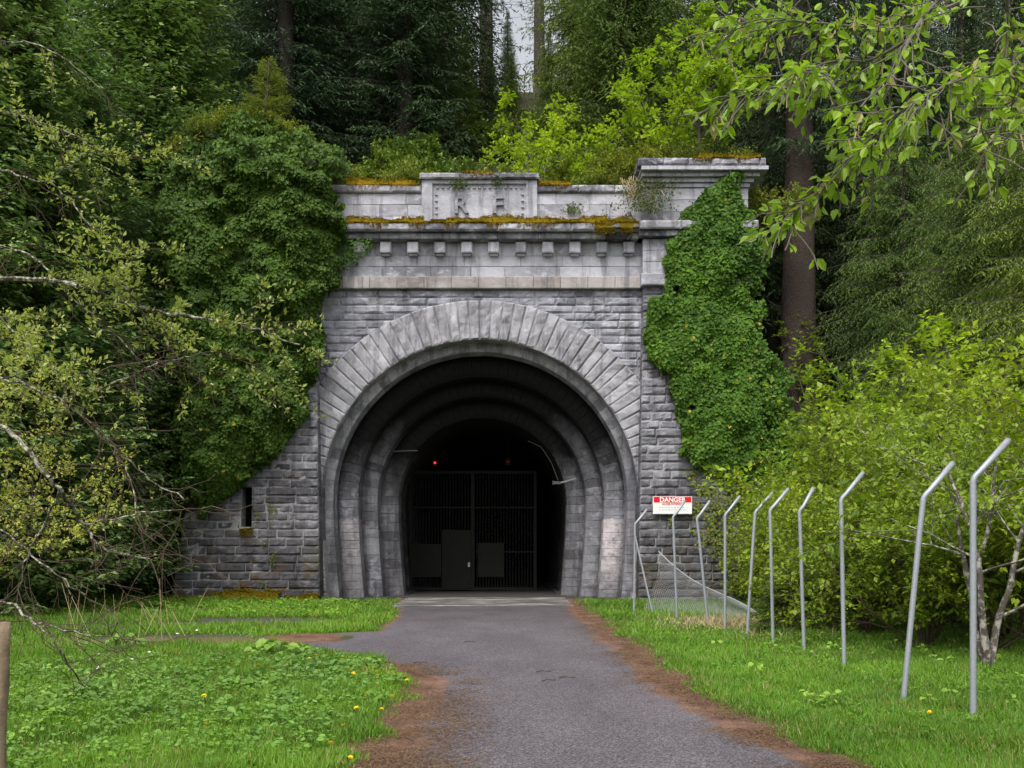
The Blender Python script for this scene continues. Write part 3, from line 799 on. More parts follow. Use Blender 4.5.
# fallen chain-link netting behind the first posts
mb = MB()
def net(u, v):   # u along the fence 0..1, v height 0..1
    base = np.array([3.3+u*1.9, 25.6-u*3.2, 0.0]); top = 1.55*(1-u)**.8*(1-.25*math.sin(u*PI))
    s = math.sin(v*PI)*.35
    return base+np.array([s*.6+v*.45, s, top*v+.02])
N1, N2 = 44, 22
for d in (1, -1):
    for k in range(-N2, N1+N2):
        pts = []
        for j in range(N2+1):
            i_ = k+d*j if d > 0 else k+N2-j
            if 0 <= i_ <= N1: pts.append(net(i_/N1, j/N2))
        if len(pts) > 1:
            pts = np.array(pts); V, F = tubes(pts[:-1], pts[1:], .004, .004, 3); mb.add(V, F)
tops = np.array([net(u, 1) for u in np.linspace(0, 1, 30)]); V, F = tubes(tops[:-1], tops[1:], .010, .010, 4); mb.add(V, F)
ob = mb.build('fence_netting', M['wire']); tag(ob, 'sagging chain-link netting collapsed between the far fence posts and the right wall', 'netting')

# wooden post at the left edge
Y = 6.0; e = empty('wooden_post', (-3.085, Y, 0)); tag(e, 'pale weathered round wooden post at the left edge of the grass', 'post')
pts = [(.004*math.sin(k), .003*k, -.1+k*.1255) for k in range(11)]; pts[-1] = (pts[-1][0]+.004, pts[-1][1], 1.165)
V, F = polytube(pts, .050, .046, 16); V = V+((vn(V*[1, 1, .25], 22, 31)-.5)*.03)[:, None]*np.array([1, 1, 0]); mk('shaft', V, F, M['post_wood'], e, None, True)
mb = MB(); mb.box(-.045, .0, -.04, .045, 1.15, 1.185); mb.build('split_top', M['post_wood'], e)
exec_marker = 0

# ------------------------------------------------------------------ vegetation builders
def bez(pts, n=8):
    """smooth polyline through control points (Catmull-Rom)"""
    P = np.asarray(pts, float); P = np.vstack([2*P[0]-P[1], P, 2*P[-1]-P[-2]]); out = []
    for i in range(1, len(P)-2):
        for t_ in np.linspace(0, 1, n, endpoint=False):
            a, b_, c_, d = P[i-1], P[i], P[i+1], P[i+2]
            out.append(.5*((2*b_)+(-a+c_)*t_+(2*a-5*b_+4*c_-d)*t_**2+(-a+3*b_-3*c_+d)*t_**3))
    out.append(P[-2]); return np.array(out)

def conifer_data(seed, Ht, cb, R, droop, nb, needle=(.20, .055), hang=.5, bushy=1.0, shape=.8, tone=(.0, .9), kstep=.24):
    """returns trunk (V,F), crown leaf arrays"""
    r = np.random.default_rng(seed)
    k = 14; zt = np.linspace(-.6, Ht, k)
    tr = np.stack([r.normal(0, .04, k).cumsum()*.5, r.normal(0, .04, k).cumsum()*.5, zt], 1)
    r0 = .016*Ht+.05
    rad = r0*(1-np.linspace(0, 1, k))**.85+.015; rad[0] = r0*1.25
    TV, TF = polytube(tr, rad, None, 9)
    # branches
    zb = cb+(Ht-cb)*r.random(nb)**.9; zb.sort()
    f = (zb-cb)/(Ht-cb)
    ln = R*np.clip(1-f, .03, 1)**shape*r.uniform(.65, 1.12, nb)+.15
    ln *= np.where((f < .12) & (cb > 2), r.uniform(.35, 1, nb), 1)
    az = r.uniform(0, 2*PI, nb)
    out = np.stack([np.cos(az), np.sin(az), 0*az], 1); sid = np.stack([-np.sin(az), np.cos(az), 0*az], 1)
    base = np.stack([np.interp(zb, zt, tr[:, 0]), np.interp(zb, zt, tr[:, 1]), zb], 1)
    dr = droop*r.uniform(.6, 1.4, nb)
    lift = r.normal(.12, .1, nb)
    bend = r.normal(0, .12, nb)
    def pt(s):  # s (nb,) -> point
        return base+out*(ln*s)[:, None]+sid*(bend*ln*s*s)[:, None]+np.array([0, 0, 1])*((lift*s-dr*s*s+dr*.45*s**3)*ln)[:, None]
    segA, segB, sr = [], [], []
    prev = pt(np.zeros(nb)); ns = 5
    for i in range(1, ns+1):
        cur = pt(np.full(nb, i/ns)); segA.append(prev); segB.append(cur); sr.append((.012+.006*ln)*(1-.8*(i-1)/ns)); prev = cur
    BV, BF = tubes(np.concatenate(segA), np.concatenate(segB), np.concatenate(sr), np.concatenate(sr)*.7, 3)
    # sprays
    P, D, N, L, T = [], [], [], [], []
    bi = []; bs = []
    for i in range(nb):
        m_ = max(3, int(ln[i]/kstep*bushy)); s_ = (np.arange(m_)+r.random(m_))/m_; s_ = .12+.88*s_
        bi.append(np.full(m_, i)); bs.append(s_)
    bi = np.concatenate(bi); bs = np.concatenate(bs); n = len(bi)
    def pts_at(i, s): return base[i]+out[i]*(ln[i]*s)[:, None]+sid[i]*(bend[i]*ln[i]*s*s)[:, None]+np.array([0, 0, 1])*((lift[i]*s-dr[i]*s*s+dr[i]*.45*s**3)*ln[i])[:, None]
    B = pts_at(bi, bs)
    tone_b = np.clip(r.normal(.5, .2, nb), 0, 1)
    for side in (-1, 1):
        bl = (.22+.30*ln[bi]*(1-bs)**.8)*r.uniform(.6, 1.1, n)
        fwd = r.uniform(.35, .9, n)
        d = nrm(sid[bi]*side+out[bi]*fwd[:, None]+np.array([0, 0, 1])*r.normal(-hang*.35, .12, n)[:, None])
        mm = np.maximum(2, (bl/(needle[0]*.55)).astype(int)); mx = mm.max()
        for j in range(mx):
            ok = j < mm; u = ((j+r.random(n)*.6)/mm)[ok]
            p = B[ok]+d[ok]*(bl[ok]*u)[:, None]; p[:, 2] -= hang*bl[ok]*u*u*.6
            alt = np.where(r.random(ok.sum()) < .5, 1, -1)
            q = nrm(d[ok]*.8+np.cross(d[ok], [0, 0, 1.])*(alt*r.uniform(.2, .9, ok.sum()))[:, None]+r.normal(0, .22, (ok.sum(), 3))+np.array([0, 0, -hang*.5]))
            P.append(p); D.append(q); N.append(nrm(r.normal(0, .45, (ok.sum(), 3))+np.array([0, 0, 1.])))
            L.append(needle[0]*r.uniform(.65, 1.3, ok.sum()))
            T.append(np.clip(tone[0]+(tone[1]-tone[0])*(.45*tone_b[bi[ok]]+.35*r.random(ok.sum())+.30*bs[ok]*u), 0, 1))
    P, D, N, L, T = map(np.concatenate, (P, D, N, L, T))
    LV, LF, LT_ = leaves(P, D, N, L, L*needle[1]/needle[0], T)
    return (TV, TF), (BV, BF), (LV, LF, LT_)

def mesh_of(V, F, mat, T=None, smooth=False):
    o = mk('m', V, F, mat, None, T, smooth); me = o.data; bpy.data.objects.remove(o); return me

def make_kind(trunk, br, lv, bark, leafmat, name):
    me_t = mesh_of(trunk[0], trunk[1], bark, None, True); me_t.name = name+'_trunk'
    me_b = mesh_of(br[0], br[1], bark); me_b.name = name+'_branches'
    me_l = mesh_of(lv[0], lv[1], leafmat, lv[2]); me_l.name = name+'_crown'
    return me_t, me_b, me_l
def place(kind, name, loc, rz, sc, label, cat, group=None, parts=('trunk', 'branches', 'crown')):
    e = empty(name, loc, rz); e.scale = (sc, sc, sc) if np.isscalar(sc) else sc; tag(e, label, cat, group)
    for me, pn in zip(kind, parts):
        o = bpy.data.objects.new(pn, me); C.objects.link(o); o.parent = e
    return e
def Hz(x, y): return float(H(np.array([x]), np.array([y]))[0])

def skeleton(seed, base, dirs, L0, r0, depth=3, split=(3, 5), ratio=.62, wob=.25, up=.15, seglen=.25):
    """recursive limbs; returns segments A,B,ra,rb, level and tips list of polylines"""
    r = np.random.default_rng(seed); A, B, ra, rb, lv = [], [], [], [], []; tips = []
    def grow(p, d, L, rr, lev):
        n = max(3, int(L/seglen)); step = L/n; pts = [p]; rads = [rr]
        for i in range(n):
            d = nrm(d+r.normal(0, wob*.35, 3)+np.array([0, 0, up*.3])); p = p+d*step; pts.append(p); rads.append(rr*(1-.75*(i+1)/n))
        for i in range(n): A.append(pts[i]); B.append(pts[i+1]); ra.append(rads[i]); rb.append(rads[i+1]); lv.append(lev)
        if lev >= depth: tips.append(np.array(pts)); return
        m_ = r.integers(*split)+ (2 if lev == 0 else 0)
        for j in range(m_):
            k = int(n*r.uniform(.3, 1)); k = min(max(k, 1), n); a = nrm(np.cross(d, r.normal(0, 1, 3)))
            nd_ = nrm(d*r.uniform(.4, .9)+a*r.uniform(.5, 1.0)); grow(pts[k], nd_, L*ratio*r.uniform(.7, 1.15), rads[k]*.65+.002, lev+1)
        tips.append(np.array(pts[n//2:]))
    for d in dirs: grow(np.array(base, float), nrm(np.array(d, float)), L0*r.uniform(.8, 1.1), r0, 0)
    return np.array(A), np.array(B), np.array(ra), np.array(rb), np.array(lv), tips

def tip_leaves(seed, tips, per, size, spread=.06, flat=0.0, tone=(.1, .95), cluster=3, aspect=.6):
    r = np.random.default_rng(seed); P, D, N, T = [], [], [], []
    for tp in tips:
        L = np.linalg.norm(np.diff(tp, axis=0), axis=1).sum(); m_ = max(3, int(per*L)); u = r.random(m_)*(len(tp)-1)
        i = np.minimum(u.astype(int), len(tp)-2); f = (u-i)[:, None]; p = tp[i]*(1-f)+tp[i+1]*f; d = nrm(tp[i+1]-tp[i])
        tb = np.clip(r.normal(.5, .28), 0, 1)
        for c_ in range(cluster):
            a = nrm(np.cross(d, r.normal(0, 1, (m_, 3)))); a[:, 2] *= (1-flat); a = nrm(a)
            P.append(p+a*spread*r.random((m_, 1))+r.normal(0, spread*.3, (m_, 3))); D.append(nrm(a+d*.6+r.normal(0, .25, (m_, 3))-np.array([0, 0, .15])))
            N.append(nrm(np.array([0, 0, 1.])*(.7+flat*2)+r.normal(0, .5, (m_, 3)))); T.append(np.clip(tone[0]+(tone[1]-tone[0])*(.65*tb+.35*r.random(m_)), 0, 1))
    P, D, N, T = map(np.concatenate, (P, D, N, T)); s_ = size*r.uniform(.55, 1.25, len(P))
    return P, D, N, s_, s_*aspect, T

def shrub_kind(seed, Ht, nst, spread, leafmat, bark, per, size, name, depth=3, wob=.3, up=.12, flat=.2, cluster=3, r0=.035, ratio=.6, lk='kite', tone=(.1, .95), sprd=.06):
    r = np.random.default_rng(seed); dirs = [(r.normal(0, spread), r.normal(0, spread), 1) for _ in range(nst)]
    A, B, ra, rb, lv, tips = skeleton(seed, (0, 0, -.1), dirs, Ht*.62, r0, depth, (3, 6), ratio, wob, up)
    TV, TF = tubes(A[lv == 0], B[lv == 0], ra[lv == 0], rb[lv == 0], 6); BV, BF = tubes(A[lv > 0], B[lv > 0], ra[lv > 0], rb[lv > 0], 3)
    P, D, N, s_, w_, T = tip_leaves(seed+1, [t_ for t_ in tips if True], per, size, sprd, flat, tone, cluster)
    keep = P[:, 2] > Ht*.10; P, D, N, s_, w_, T = P[keep], D[keep], N[keep], s_[keep], w_[keep], T[keep]
    return make_kind((TV, TF), (BV, BF), leaves(P, D, N, s_, w_, T, lk), bark, leafmat, name)

# ------------------------------------------------------------------ spruces on the hill and in the wood on the right
SK = []
for i, (h_, cb, R_, dp, nb) in enumerate([(26, .4, 4.4, .45, 800), (24, .6, 4.0, .55, 740), (28, .4, 4.8, .5, 860)]):
    SK.append(make_kind(*conifer_data(100+i, h_, cb, R_, dp, nb, (.27, .065), .8, 1.0, .75, (0, 1.), .26), M['bark'], M['spruce'], 'spruce'))
WK = []
for i, (h_, cb, R_, dp, nb) in enumerate([(24, 5.0, 3.8, .55, 520), (26, 3.0, 4.2, .6, 600)]):
    WK.append(make_kind(*conifer_data(120+i, h_, cb, R_, dp, nb, (.27, .055), 1.0, 1.0, .55, (0, 1.), .27), M['bark'], M['spruce'], 'wood_spruce'))
LK = []
for i, (h_, cb, R_, dp, nb) in enumerate([(24, .4, 4.2, .35, 800), (20, .3, 3.8, .3, 700)]):
    LK.append(make_kind(*conifer_data(140+i, h_, cb, R_, dp, nb, (.24, .055), .9, 1.0, .75, (.0, .9), .25), M['bark_red'], M['larch'], 'green_fir'))
hill_trees = [  # px at distance Y
    (SK, 215, 47, 0), (SK, 285, 43, 1), (SK, 345, 50, 2), (SK, 405, 44, 0), (SK, 445, 52, 1),
    (SK, 180, 56, 2), (SK, 245, 60, 1), (SK, 315, 64, 0), (SK, 380, 62, 2), (SK, 425, 72, 1), (SK, 120, 52, 0), (SK, 60, 50, 1), (SK, 10, 56, 2)]
for k, (K, px, Y, v) in enumerate(hill_trees):
    x = (px-512)*Y/1000
    place(K[v % len(K)], 'spruce_tree', (x, Y, Hz(x, Y)-.3), k*2.1, .9+.2*((k*37) % 10)/10, ('tall dark bluish spruce in the front rows behind the left half of the portal' if Y < 51 else 'tall dark bluish spruce in the back rows behind the left half of the portal'), 'spruce', 'dark spruces behind the left half of the portal')
for k, (px, Y, v) in enumerate([(592, 46, 0), (622, 42, 1), (668, 48, 0), (618, 56, 0), (655, 60, 1), (715, 52, 0), (604, 66, 1)]):
    x = (px-512)*Y/1000
    place(LK[v], 'green_fir', (x, Y, Hz(x, Y)-.3), k*1.7+.3, .95+.15*((k*31) % 10)/10, 'tall yellowish conifer behind the parapet, '+['first right of the sky gap', 'left of the beech saplings', 'behind the beech saplings', 'in the second row near the sky gap', 'in the second row behind the saplings', 'behind the right pilaster', 'in the last row beside the sky gap'][k], 'conifer', 'green conifers behind the right half of the parapet')
for k, (px, Y, s_, wh) in enumerate([(466, 46, .26, 'left of the sky gap'), (512, 50, .24, 'straight below the sky gap'), (548, 44, .26, 'right of the sky gap'), (490, 60, .24, 'higher up, left of centre below the sky gap'), (508, 72, .28, 'farthest up the slope below the sky gap')]):
    x = (px-512)*Y/1000
    place(LK[k % 2], 'young_fir', (x, Y, Hz(x, Y)-.1), k*1.3, s_, 'small conifer '+wh, 'conifer', 'small conifers under the sky gap')
# gap sparse tree: bare trunk with few branches seen against the sky
thin = make_kind(*conifer_data(160, 30, 3, 2.6, .25, 90, (.30, .06), .5, .55, .5, (0, .7), .5), M['bark'], M['spruce'], 'thin_spruce')
for k, (px, Y) in enumerate([(487, 66), (540, 84)]):
    x = (px-512)*Y/1000
    place(thin, 'thin_spruce', (x, Y, Hz(x, Y)-.3), k*2.0, 1.0, ['sparse dark spruce trunk standing against the white sky gap', 'farther thin spruce at the right edge of the sky gap'][k], 'spruce')
# wood on the right
r_ = np.random.default_rng(5); n_ = 0
spots = [(770, 40), (842, 42), (905, 38), (958, 44), (1010, 37), (735, 47), (800, 52), (875, 50), (930, 54), (990, 52), (1045, 46), (760, 60), (830, 64), (900, 66), (965, 66), (1030, 62), (1080, 54), (700, 66), (1100, 40), (1075, 70)]
for k, (px, Y) in enumerate(spots):
    x = (px-512)*Y/1000
    place(WK[k % 2], 'wood_spruce', (x, Y, Hz(x, Y)-.3), k*2.4, .9+.25*r_.random(), ('shaded spruce in the front row of the dark wood right of the portal' if Y < 46 else 'shaded spruce in the back rows of the dark wood right of the portal'), 'spruce', 'spruces of the dark wood on the right')
# the big bare trunk beside the ivy
x, Y = (798-512)*.0352, 35.2
bt = conifer_data(171, 27, 13.5, 3.2, .6, 200, (.28, .065), 1.0, 1.0, .4, (0, .85), .30)
V, F = polytube(bez([(0, 0, -1), (.02, 0, 3), (0, 0, 8), (.05, 0, 14), (0, 0, 27)], 8), np.interp(np.linspace(0, 1, 33), [0, .1, 1], [.95, .80, .35]), None, 18)
V = V+((vn(V*[1, 1, .3], 5, 33)-.5)*.07)[:, None]*np.array([1, 1, 0])
place(make_kind((V, F), bt[1], bt[2], M['bark_red'], M['spruce'], 'big_spruce'), 'big_spruce', (x, Y, Hz(x, Y)), 0, 1, 'thick straight reddish brown trunk just right of the ivy covered pilaster', 'spruce')
# drooping near boughs of spruce at the upper right
WN = make_kind(*conifer_data(181, 15, 4.2, 3.6, .7, 330, (.125, .028), 1.1, 1.15, .5, (.0, .9), .15), M['bark'], M['larch'], 'drooping_spruce')
for k, (px, Y, lab) in enumerate([(905, 33, 'spruce with long drooping boughs right of the thick bare trunk'), (985, 28, 'drooping spruce at the right edge behind the hazel bushes'), (1075, 24, 'near drooping spruce reaching in from the right edge')]):
    x = (px-512)*Y/1000; place(WN, 'drooping_spruce', (x, Y, Hz(x, Y)-.2), k*2.2, 1.0, lab, 'spruce')

# ------------------------------------------------------------------ trees on the left
CK = []
for i, (h_, R_, nb) in enumerate([(17, 3.4, 760), (13, 3.0, 660)]):
    CK.append(make_kind(*conifer_data(200+i, h_, .3, R_, -.15, nb, (.19, .085), .35, 1.15, .45, (0, 1.), .17), M['bark'], M['cypress'], 'cypress'))
for k, (px, Y, v, s_, lab) in enumerate([(20, 26, 0, 1.0, 'tall feathery green conifer at the far left edge'), (72, 29.5, 0, .95, 'tall feathery green conifer second from the left edge'), (150, 35.0, 0, 1.2, 'feathery green conifer whose top shows just left of the ivy mound'),
                                         (30, 27, 1, .72, 'shorter feathery conifer low behind the bare branches on the left'), (112, 31.5, 1, .9, 'dark feathery conifer against the foot of the left buttress'), (-60, 24, 0, 1.0, 'feathery conifer mostly outside the left edge')]):
    x = (px-512)*Y/1000; place(CK[v], 'feathery_conifer', (x, Y, Hz(x, Y)-.3), k*1.9, s_, lab, 'conifer', 'feathery conifers on the left bank')

# ------------------------------------------------------------------ shrubs on the right behind the fence
HK = [shrub_kind(300+i, h_, nst, .42, M['shrub'], M['brown_twig'], 6, .12, 'hazel', 3, .35, .10, .35, 3) for i, (h_, nst) in enumerate([(4.6, 7), (5.0, 8), (4.2, 7)])]
haz = [(782, 28.5, 0, .85, 'hazel bush at the foot of the ivy right of the portal'), (800, 27, 1, 1.05, 'hazel bush in front of the thick bare trunk'), (850, 25, 2, 1.5, 'tall rounded hazel bush in the middle of the thicket'),
       (905, 23, 0, 1.4, 'tall hazel bush under the drooping spruce boughs'), (955, 20, 1, 1.12, 'hazel bush behind the leaning fence post'), (1010, 18, 2, 1.3, 'hazel bush behind the nearest fence post'),
       (800, 24, 2, .62, 'low hazel bush behind the fence near the danger sign'), (815, 21, 0, .72, 'low hazel bush behind the seventh post'), (870, 19, 1, .76, 'low hazel bush behind the third post from the near end'),
       (925, 17, 2, .85, 'low hazel bush between the two nearest posts'), (1055, 15, 0, 1.15, 'hazel bush cut by the right edge'), (985, 15.8, 1, .70, 'dense hazel bush right behind the nearest post'), (1040, 22, 0, 1.5, 'far hazel bush at the right edge')]
for k, (px, Y, v, s_, lab) in enumerate(haz):
    x = (px-512)*Y/1000; place(HK[v], 'hazel_bush', (x, Y, Hz(x, Y)-.05), k*1.37, s_, lab, 'bush', 'hazel bushes behind the fence')
# beech sprays: flat bright tiers reaching from the right
BK = shrub_kind(331, 6.0, 2, .18, M['bright'], M['twig'], 17, .12, 'beech', 3, .2, -.02, .75, 3, .05, .55)
BK2 = shrub_kind(337, 5.0, 2, .2, M['bright'], M['twig'], 16, .11, 'beech', 3, .22, .02, .6, 3, .04, .55)
BT = shrub_kind(341, 10.5, 1, .05, M['bright'], M['twig'], 11, .12, 'tall_beech', 3, .14, -.02, .8, 3, .06, .44)
for k, (K, px, Y, z, s_, rz, lab) in enumerate([(BK, 700, 32.6, 13.7, 1.35, .4, 'bright green beech sapling standing on top of the right pilaster'), (BK2, 650, 33.4, 13.2, 1.5, 1.9, 'bright yellow green beech sapling left of the pilaster top'),
                                             (BK2, 535, 34.0, 12.9, 1.32, 3.3, 'bright leafy sapling behind the middle of the parapet'), (BK2, 585, 34, 13.1, .62, 2.3, 'small bright sapling right of the name block'),
                                             (BK, 830, 29.5, None, 1.55, 5.0, 'lower bright beech right of the thick bare trunk'), (BT, 812, 32.2, None, 1.45, 1.2, 'tall bright beech with flat sprays crossing in front of the thick bare trunk'), (BK, 1010, 24, None, 1.5, 2.2, 'bright beech sprays at the right edge above the hazels'), (BK, 1065, 19, None, .95, 1.0, 'near bright beech partly outside the right edge')]):
    x = (px-512)*Y/1000; place(K, 'beech_sapling', (x, Y, Hz(x, Y) if z is None else z), rz, s_, lab, 'tree', 'bright beech saplings')
# scrub on top of the portal
QK = [shrub_kind(350+i, 1.7, 9, .75, M['scrub'], M['brown_twig'], 13, .09, 'scrub', 2, .5, .0, .1, 3, .012, .6) for i in range(2)]
top = [(333, 32.9, 13.0, .8, 'rising from the left end of the parapet beside the ivy'), (352, 33.0, 13.1, .9, 'above the far left stretch of yellow moss'), (378, 33.1, 13.15, .7, 'above the middle of the left parapet'),
       (405, 33.0, 13.1, 1.0, 'just left of the name block'), (400, 33.6, 13.3, 1.15, 'standing tallest behind the left parapet'), (440, 33.1, 13.2, .65, 'peeping over the left end of the name block'),
       (470, 33.1, 13.25, .6, 'peeping over the letter R'), (508, 33.1, 13.25, .65, 'peeping over the letter F'), (556, 33.0, 13.1, .75, 'just right of the name block'),
       (582, 33.0, 13.1, .8, 'above the middle of the right parapet'), (608, 33.0, 13.1, 1.0, 'above the right parapet left of the dry roots'), (628, 33.0, 13.3, 1.25, 'in the corner between parapet and right pilaster'),
       (648, 32.6, 13.6, 1.15, 'on the left corner of the right pilaster cap'), (678, 32.4, 13.75, .9, 'on the left half of the right pilaster cap'), (706, 32.4, 13.75, .95, 'on the middle of the right pilaster cap'), (735, 32.4, 13.7, .85, 'above the orange moss of the right pilaster cap'),
       (772, 33.4, 12.4, 1.3, 'hanging past the right end of the right pilaster'), (305, 32.4, 13.9, 1.1, 'on the right shoulder of the ivy mound'), (283, 31.6, 14.4, .8, 'on top of the ivy mound right of the tiny spruce'),
       (205, 31.4, 14.4, .75, 'on top of the ivy mound at its left shoulder'), (235, 31.4, 14.6, .8, 'on top of the ivy mound left of the tiny spruce'), (262, 31.4, 14.7, .7, 'around the foot of the tiny spruce'), (188, 31.6, 13.9, .8, 'at the upper left edge of the ivy mound'),
       (425, 35, 13.3, 1.0, 'in the second row behind the left end of the name block'), (355, 35, 13.3, 1.1, 'in the second row behind the left parapet'), (570, 35, 13.8, 1.3, 'in the second row behind the right parapet'), (618, 35, 14.1, 1.5, 'in the second row left of the beech sapling')]
for k, (px, Y, z, s_, wh) in enumerate(top):
    x = (px-512)*Y/1000
    place(QK[k % 2], 'bramble_bush', (x, Y, z), k*1.1, s_, 'yellowish bramble bush '+wh, 'bush', 'bramble bushes along the top of the portal')
FK = [shrub_kind(370+i, 1.9, 9, .7, M['larch'], M['brown_twig'], 11, .15, 'undergrowth', 2, .5, .05, .3, 3, .012, .6) for i in range(2)]
rq = np.random.default_rng(12)
for k in range(46):
    Y = 35.5+rq.random()*24; px = 345+rq.random()*300 if k < 30 else 660+rq.random()*330
    x = (px-512)*Y/1000; place(FK[k % 2], 'undergrowth_bush', (x, Y, Hz(x, Y)-.1), k*1.7, .7+.7*rq.random(), 'dark green undergrowth bush between the conifers on the slope', 'bush', 'undergrowth between the conifers')
# understorey in the wood and on the banks
for k, (px, Y, s_) in enumerate([(820, 33, 1.4), (880, 30, 1.3), (940, 28, 1.4), (1000, 26, 1.4), (1030, 30, 1.6), (745, 30.0, .9), (760, 31, 1.5), (790, 30, 1.3)]):
    x = (px-512)*Y/1000; place(QK[k % 2], 'bramble_bush', (x, Y, Hz(x, Y)), k*1.7, s_, 'low yellowish bramble bush under the hazels at the edge of the wood', 'bush', 'bramble bushes under the hazels')

# small spruces
SM = make_kind(*conifer_data(400, 1.55, .05, .85, .1, 130, (.075, .018), .25, 1.3, .7, (.1, .9), .055), M['bark'], M['larch'], 'sapling')
x, Y = (790-512)*.0192, 19.2; place(SM, 'spruce_sapling', (x, Y, Hz(x, Y)), 0, .85, 'small dark spruce sapling standing behind the middle fence posts', 'spruce')
SM2 = make_kind(*conifer_data(401, 2.2, .1, .95, -.25, 70, (.10, .022), .1, 1.0, .9, (.4, 1), .07), M['brown_twig'], M['scrub'], 'sapling')
p_ = WP(268, 118, 31.6); place(SM2, 'spruce_sapling', tuple(p_), 0, .85, 'tiny spruce sapling growing on top of the left ivy mound', 'spruce')

# pale-barked multi-stem tree by the nearest post
A, B, ra, rb, lv, tips = skeleton(412, (0, 0, -.1), [(-.25, .1, 1), (.05, .0, 1), (.28, .1, 1), (-.5, -.1, 1)], 3.0, .055, 3, (2, 4), .6, .25, .1, .2)
P, D, N, s_, w_, T = tip_leaves(413, tips, 12, .095, .06, .2, (.3, 1), 3)
TV, TF = tubes(A[lv < 1], B[lv < 1], ra[lv < 1], rb[lv < 1], 9); BV, BF = tubes(A[lv > 0], B[lv > 0], ra[lv > 0]*.7, rb[lv > 0]*.7, 4)
K = make_kind((TV, TF), (BV, BF), leaves(P, D, N, s_, w_, T), M['birch'], M['shrub'], 'pale_tree')
x, Y = (990-512)*.0133, 13.3; place(K, 'pale_barked_tree', (x, Y, Hz(x, Y)), .3, 1.0, 'multi-stemmed tree with blotched pale bark behind the nearest fence post', 'tree')

# ------------------------------------------------------------------ ivy
def inpoly(x, z, poly):
    x = np.asarray(x); r = np.zeros(len(x), bool); n = len(poly); dmin = np.full(len(x), 1e9)
    for i in range(n):
        x1, z1 = poly[i]; x2, z2 = poly[(i+1) % n]
        c_ = ((z1 > z) != (z2 > z)) & (x < (x2-x1)*(z-z1)/(z2-z1+1e-12)+x1); r ^= c_
        t_ = np.clip(((x-x1)*(x2-x1)+(z-z1)*(z2-z1))/((x2-x1)**2+(z2-z1)**2), 0, 1)
        dmin = np.minimum(dmin, np.hypot(x-x1-t_*(x2-x1), z-z1-t_*(z2-z1)))
    return r, dmin
def ivy(name, polypx, Y0, n, bulge, lab, mat, size, seed, wallside, ragged=.35, odd=.02, hole=.0):
    r = np.random.default_rng(seed)
    poly = [tuple(WP(a, b_, Y0)[[0, 2]]) for a, b_ in polypx]; pa = np.array(poly)
    x = r.uniform(pa[:, 0].min()-.5, pa[:, 0].max()+.5, n*3); z = r.uniform(pa[:, 1].min()-.5, pa[:, 1].max()+.5, n*3)
    wx = (vn(np.stack([x, 0*x, z], 1), 1.1, seed)-.5)*ragged*2+(vn(np.stack([x, 0*x, z], 1), 4, seed+1)-.5)*ragged*.8
    ins, d = inpoly(x+wx, z+wx*.7, poly)
    keep = ins & (vn(np.stack([x, 0*x, z], 1), 2.2, seed+2) > hole*(1-ss(d, .2, 1.2)))
    x, z, d = x[keep][:n], z[keep][:n], d[keep][:n]
    def surf(x, z, d):
        q = np.stack([x, 0*x, z], 1)
        return b_y(np.clip(z, 0, BH))-.05-bulge*np.sqrt(np.clip(d/1.6, 0, 1))-((vn(q, .8, seed+5)-.35)*1.0+(vn(q, 2.1, seed+6)-.4)*.65+(vn(q, 3.6, seed+7)-.4)*.34)*min(1, bulge)
    y = surf(x, z, d); e = .06
    gx_ = (surf(x+e, z, d)-y)/e; gz_ = (surf(x, z+e, d)-y)/e
    deep = r.random(len(x))**2.0*.40
    edge = ss(d, 0, .5)
    y = np.minimum(y+deep, 34)
    if wallside is not None:   # where there is no wall behind, fill the whole thickness
        free = wallside(x, z); y = np.where(free & (r.random(len(x)) < .75), r.uniform(y, 33.2), y)
    N = nrm(np.stack([gx_, -np.ones_like(x), gz_], 1)*[1, 1, 1]+r.normal(0, .36, (len(x), 3))+np.array([0, 0, .30]))
    D = nrm(np.stack([r.normal(0, .6, len(x)), -.25+r.normal(0, .25, len(x)), -1+r.normal(0, .5, len(x))], 1))
    T = np.clip(.05+.45*r.random(len(x))+.35*vn(np.stack([x, y, z], 1), 1.3, seed+8)+.30*(vn(np.stack([x, y, z], 1), 4.5, seed+9)-.3), 0, .94); T[r.random(len(x)) < odd*np.clip(1.6-z*.14, .1, 2)] = 1.0
    s_ = size*r.uniform(.55, 1.3, len(x))
    V, F, TT = leaves(np.stack([x, y, z], 1), D, N, s_, s_*.85, T)
    e_ = empty(name, (0, 0, 0)); tag(e_, lab, 'ivy'); mk('foliage', V, F, mat, e_, TT)
    if n < 10000: return
    A_, B_ = [], []
    for k in range(40):   # climbing stems
        i = r.integers(len(x)); px_, pz = x[i], z[i]
        for j in range(14):
            nx_, nz_ = px_+r.normal(0, .07), pz-.25
            if nz_ < 0.2: break
            if inpoly(np.array([nx_]), np.array([nz_]), poly)[0][0]:
                A_.append((px_, b_y(min(pz, BH))-.05, pz)); B_.append((nx_, b_y(min(nz_, BH))-.05, nz_))
            px_, pz = nx_, nz_
    V, F = tubes(A_, B_, .016, .016, 4); mk('climbing_stems', V, F, M['brown_twig'], e_)
ivy('ivy_mound', [(168, 140), (190, 122), (225, 112), (262, 110), (300, 128), (328, 158), (336, 200), (336, 250), (326, 290), (314, 330), (310, 380), (300, 415), (268, 455), (246, 480), (222, 497), (205, 515), (192, 524), (180, 505), (172, 470), (160, 420), (150, 350), (148, 260), (152, 190)],
    30.9, 100000, 1.1, 'large dark green ivy mound covering the left pilaster and upper buttress', M['ivy'], .125, 61, lambda x, z: (x < CX-b_out(np.clip(z, 0, BH))+.1) | (z > 13.5), .42, .012)
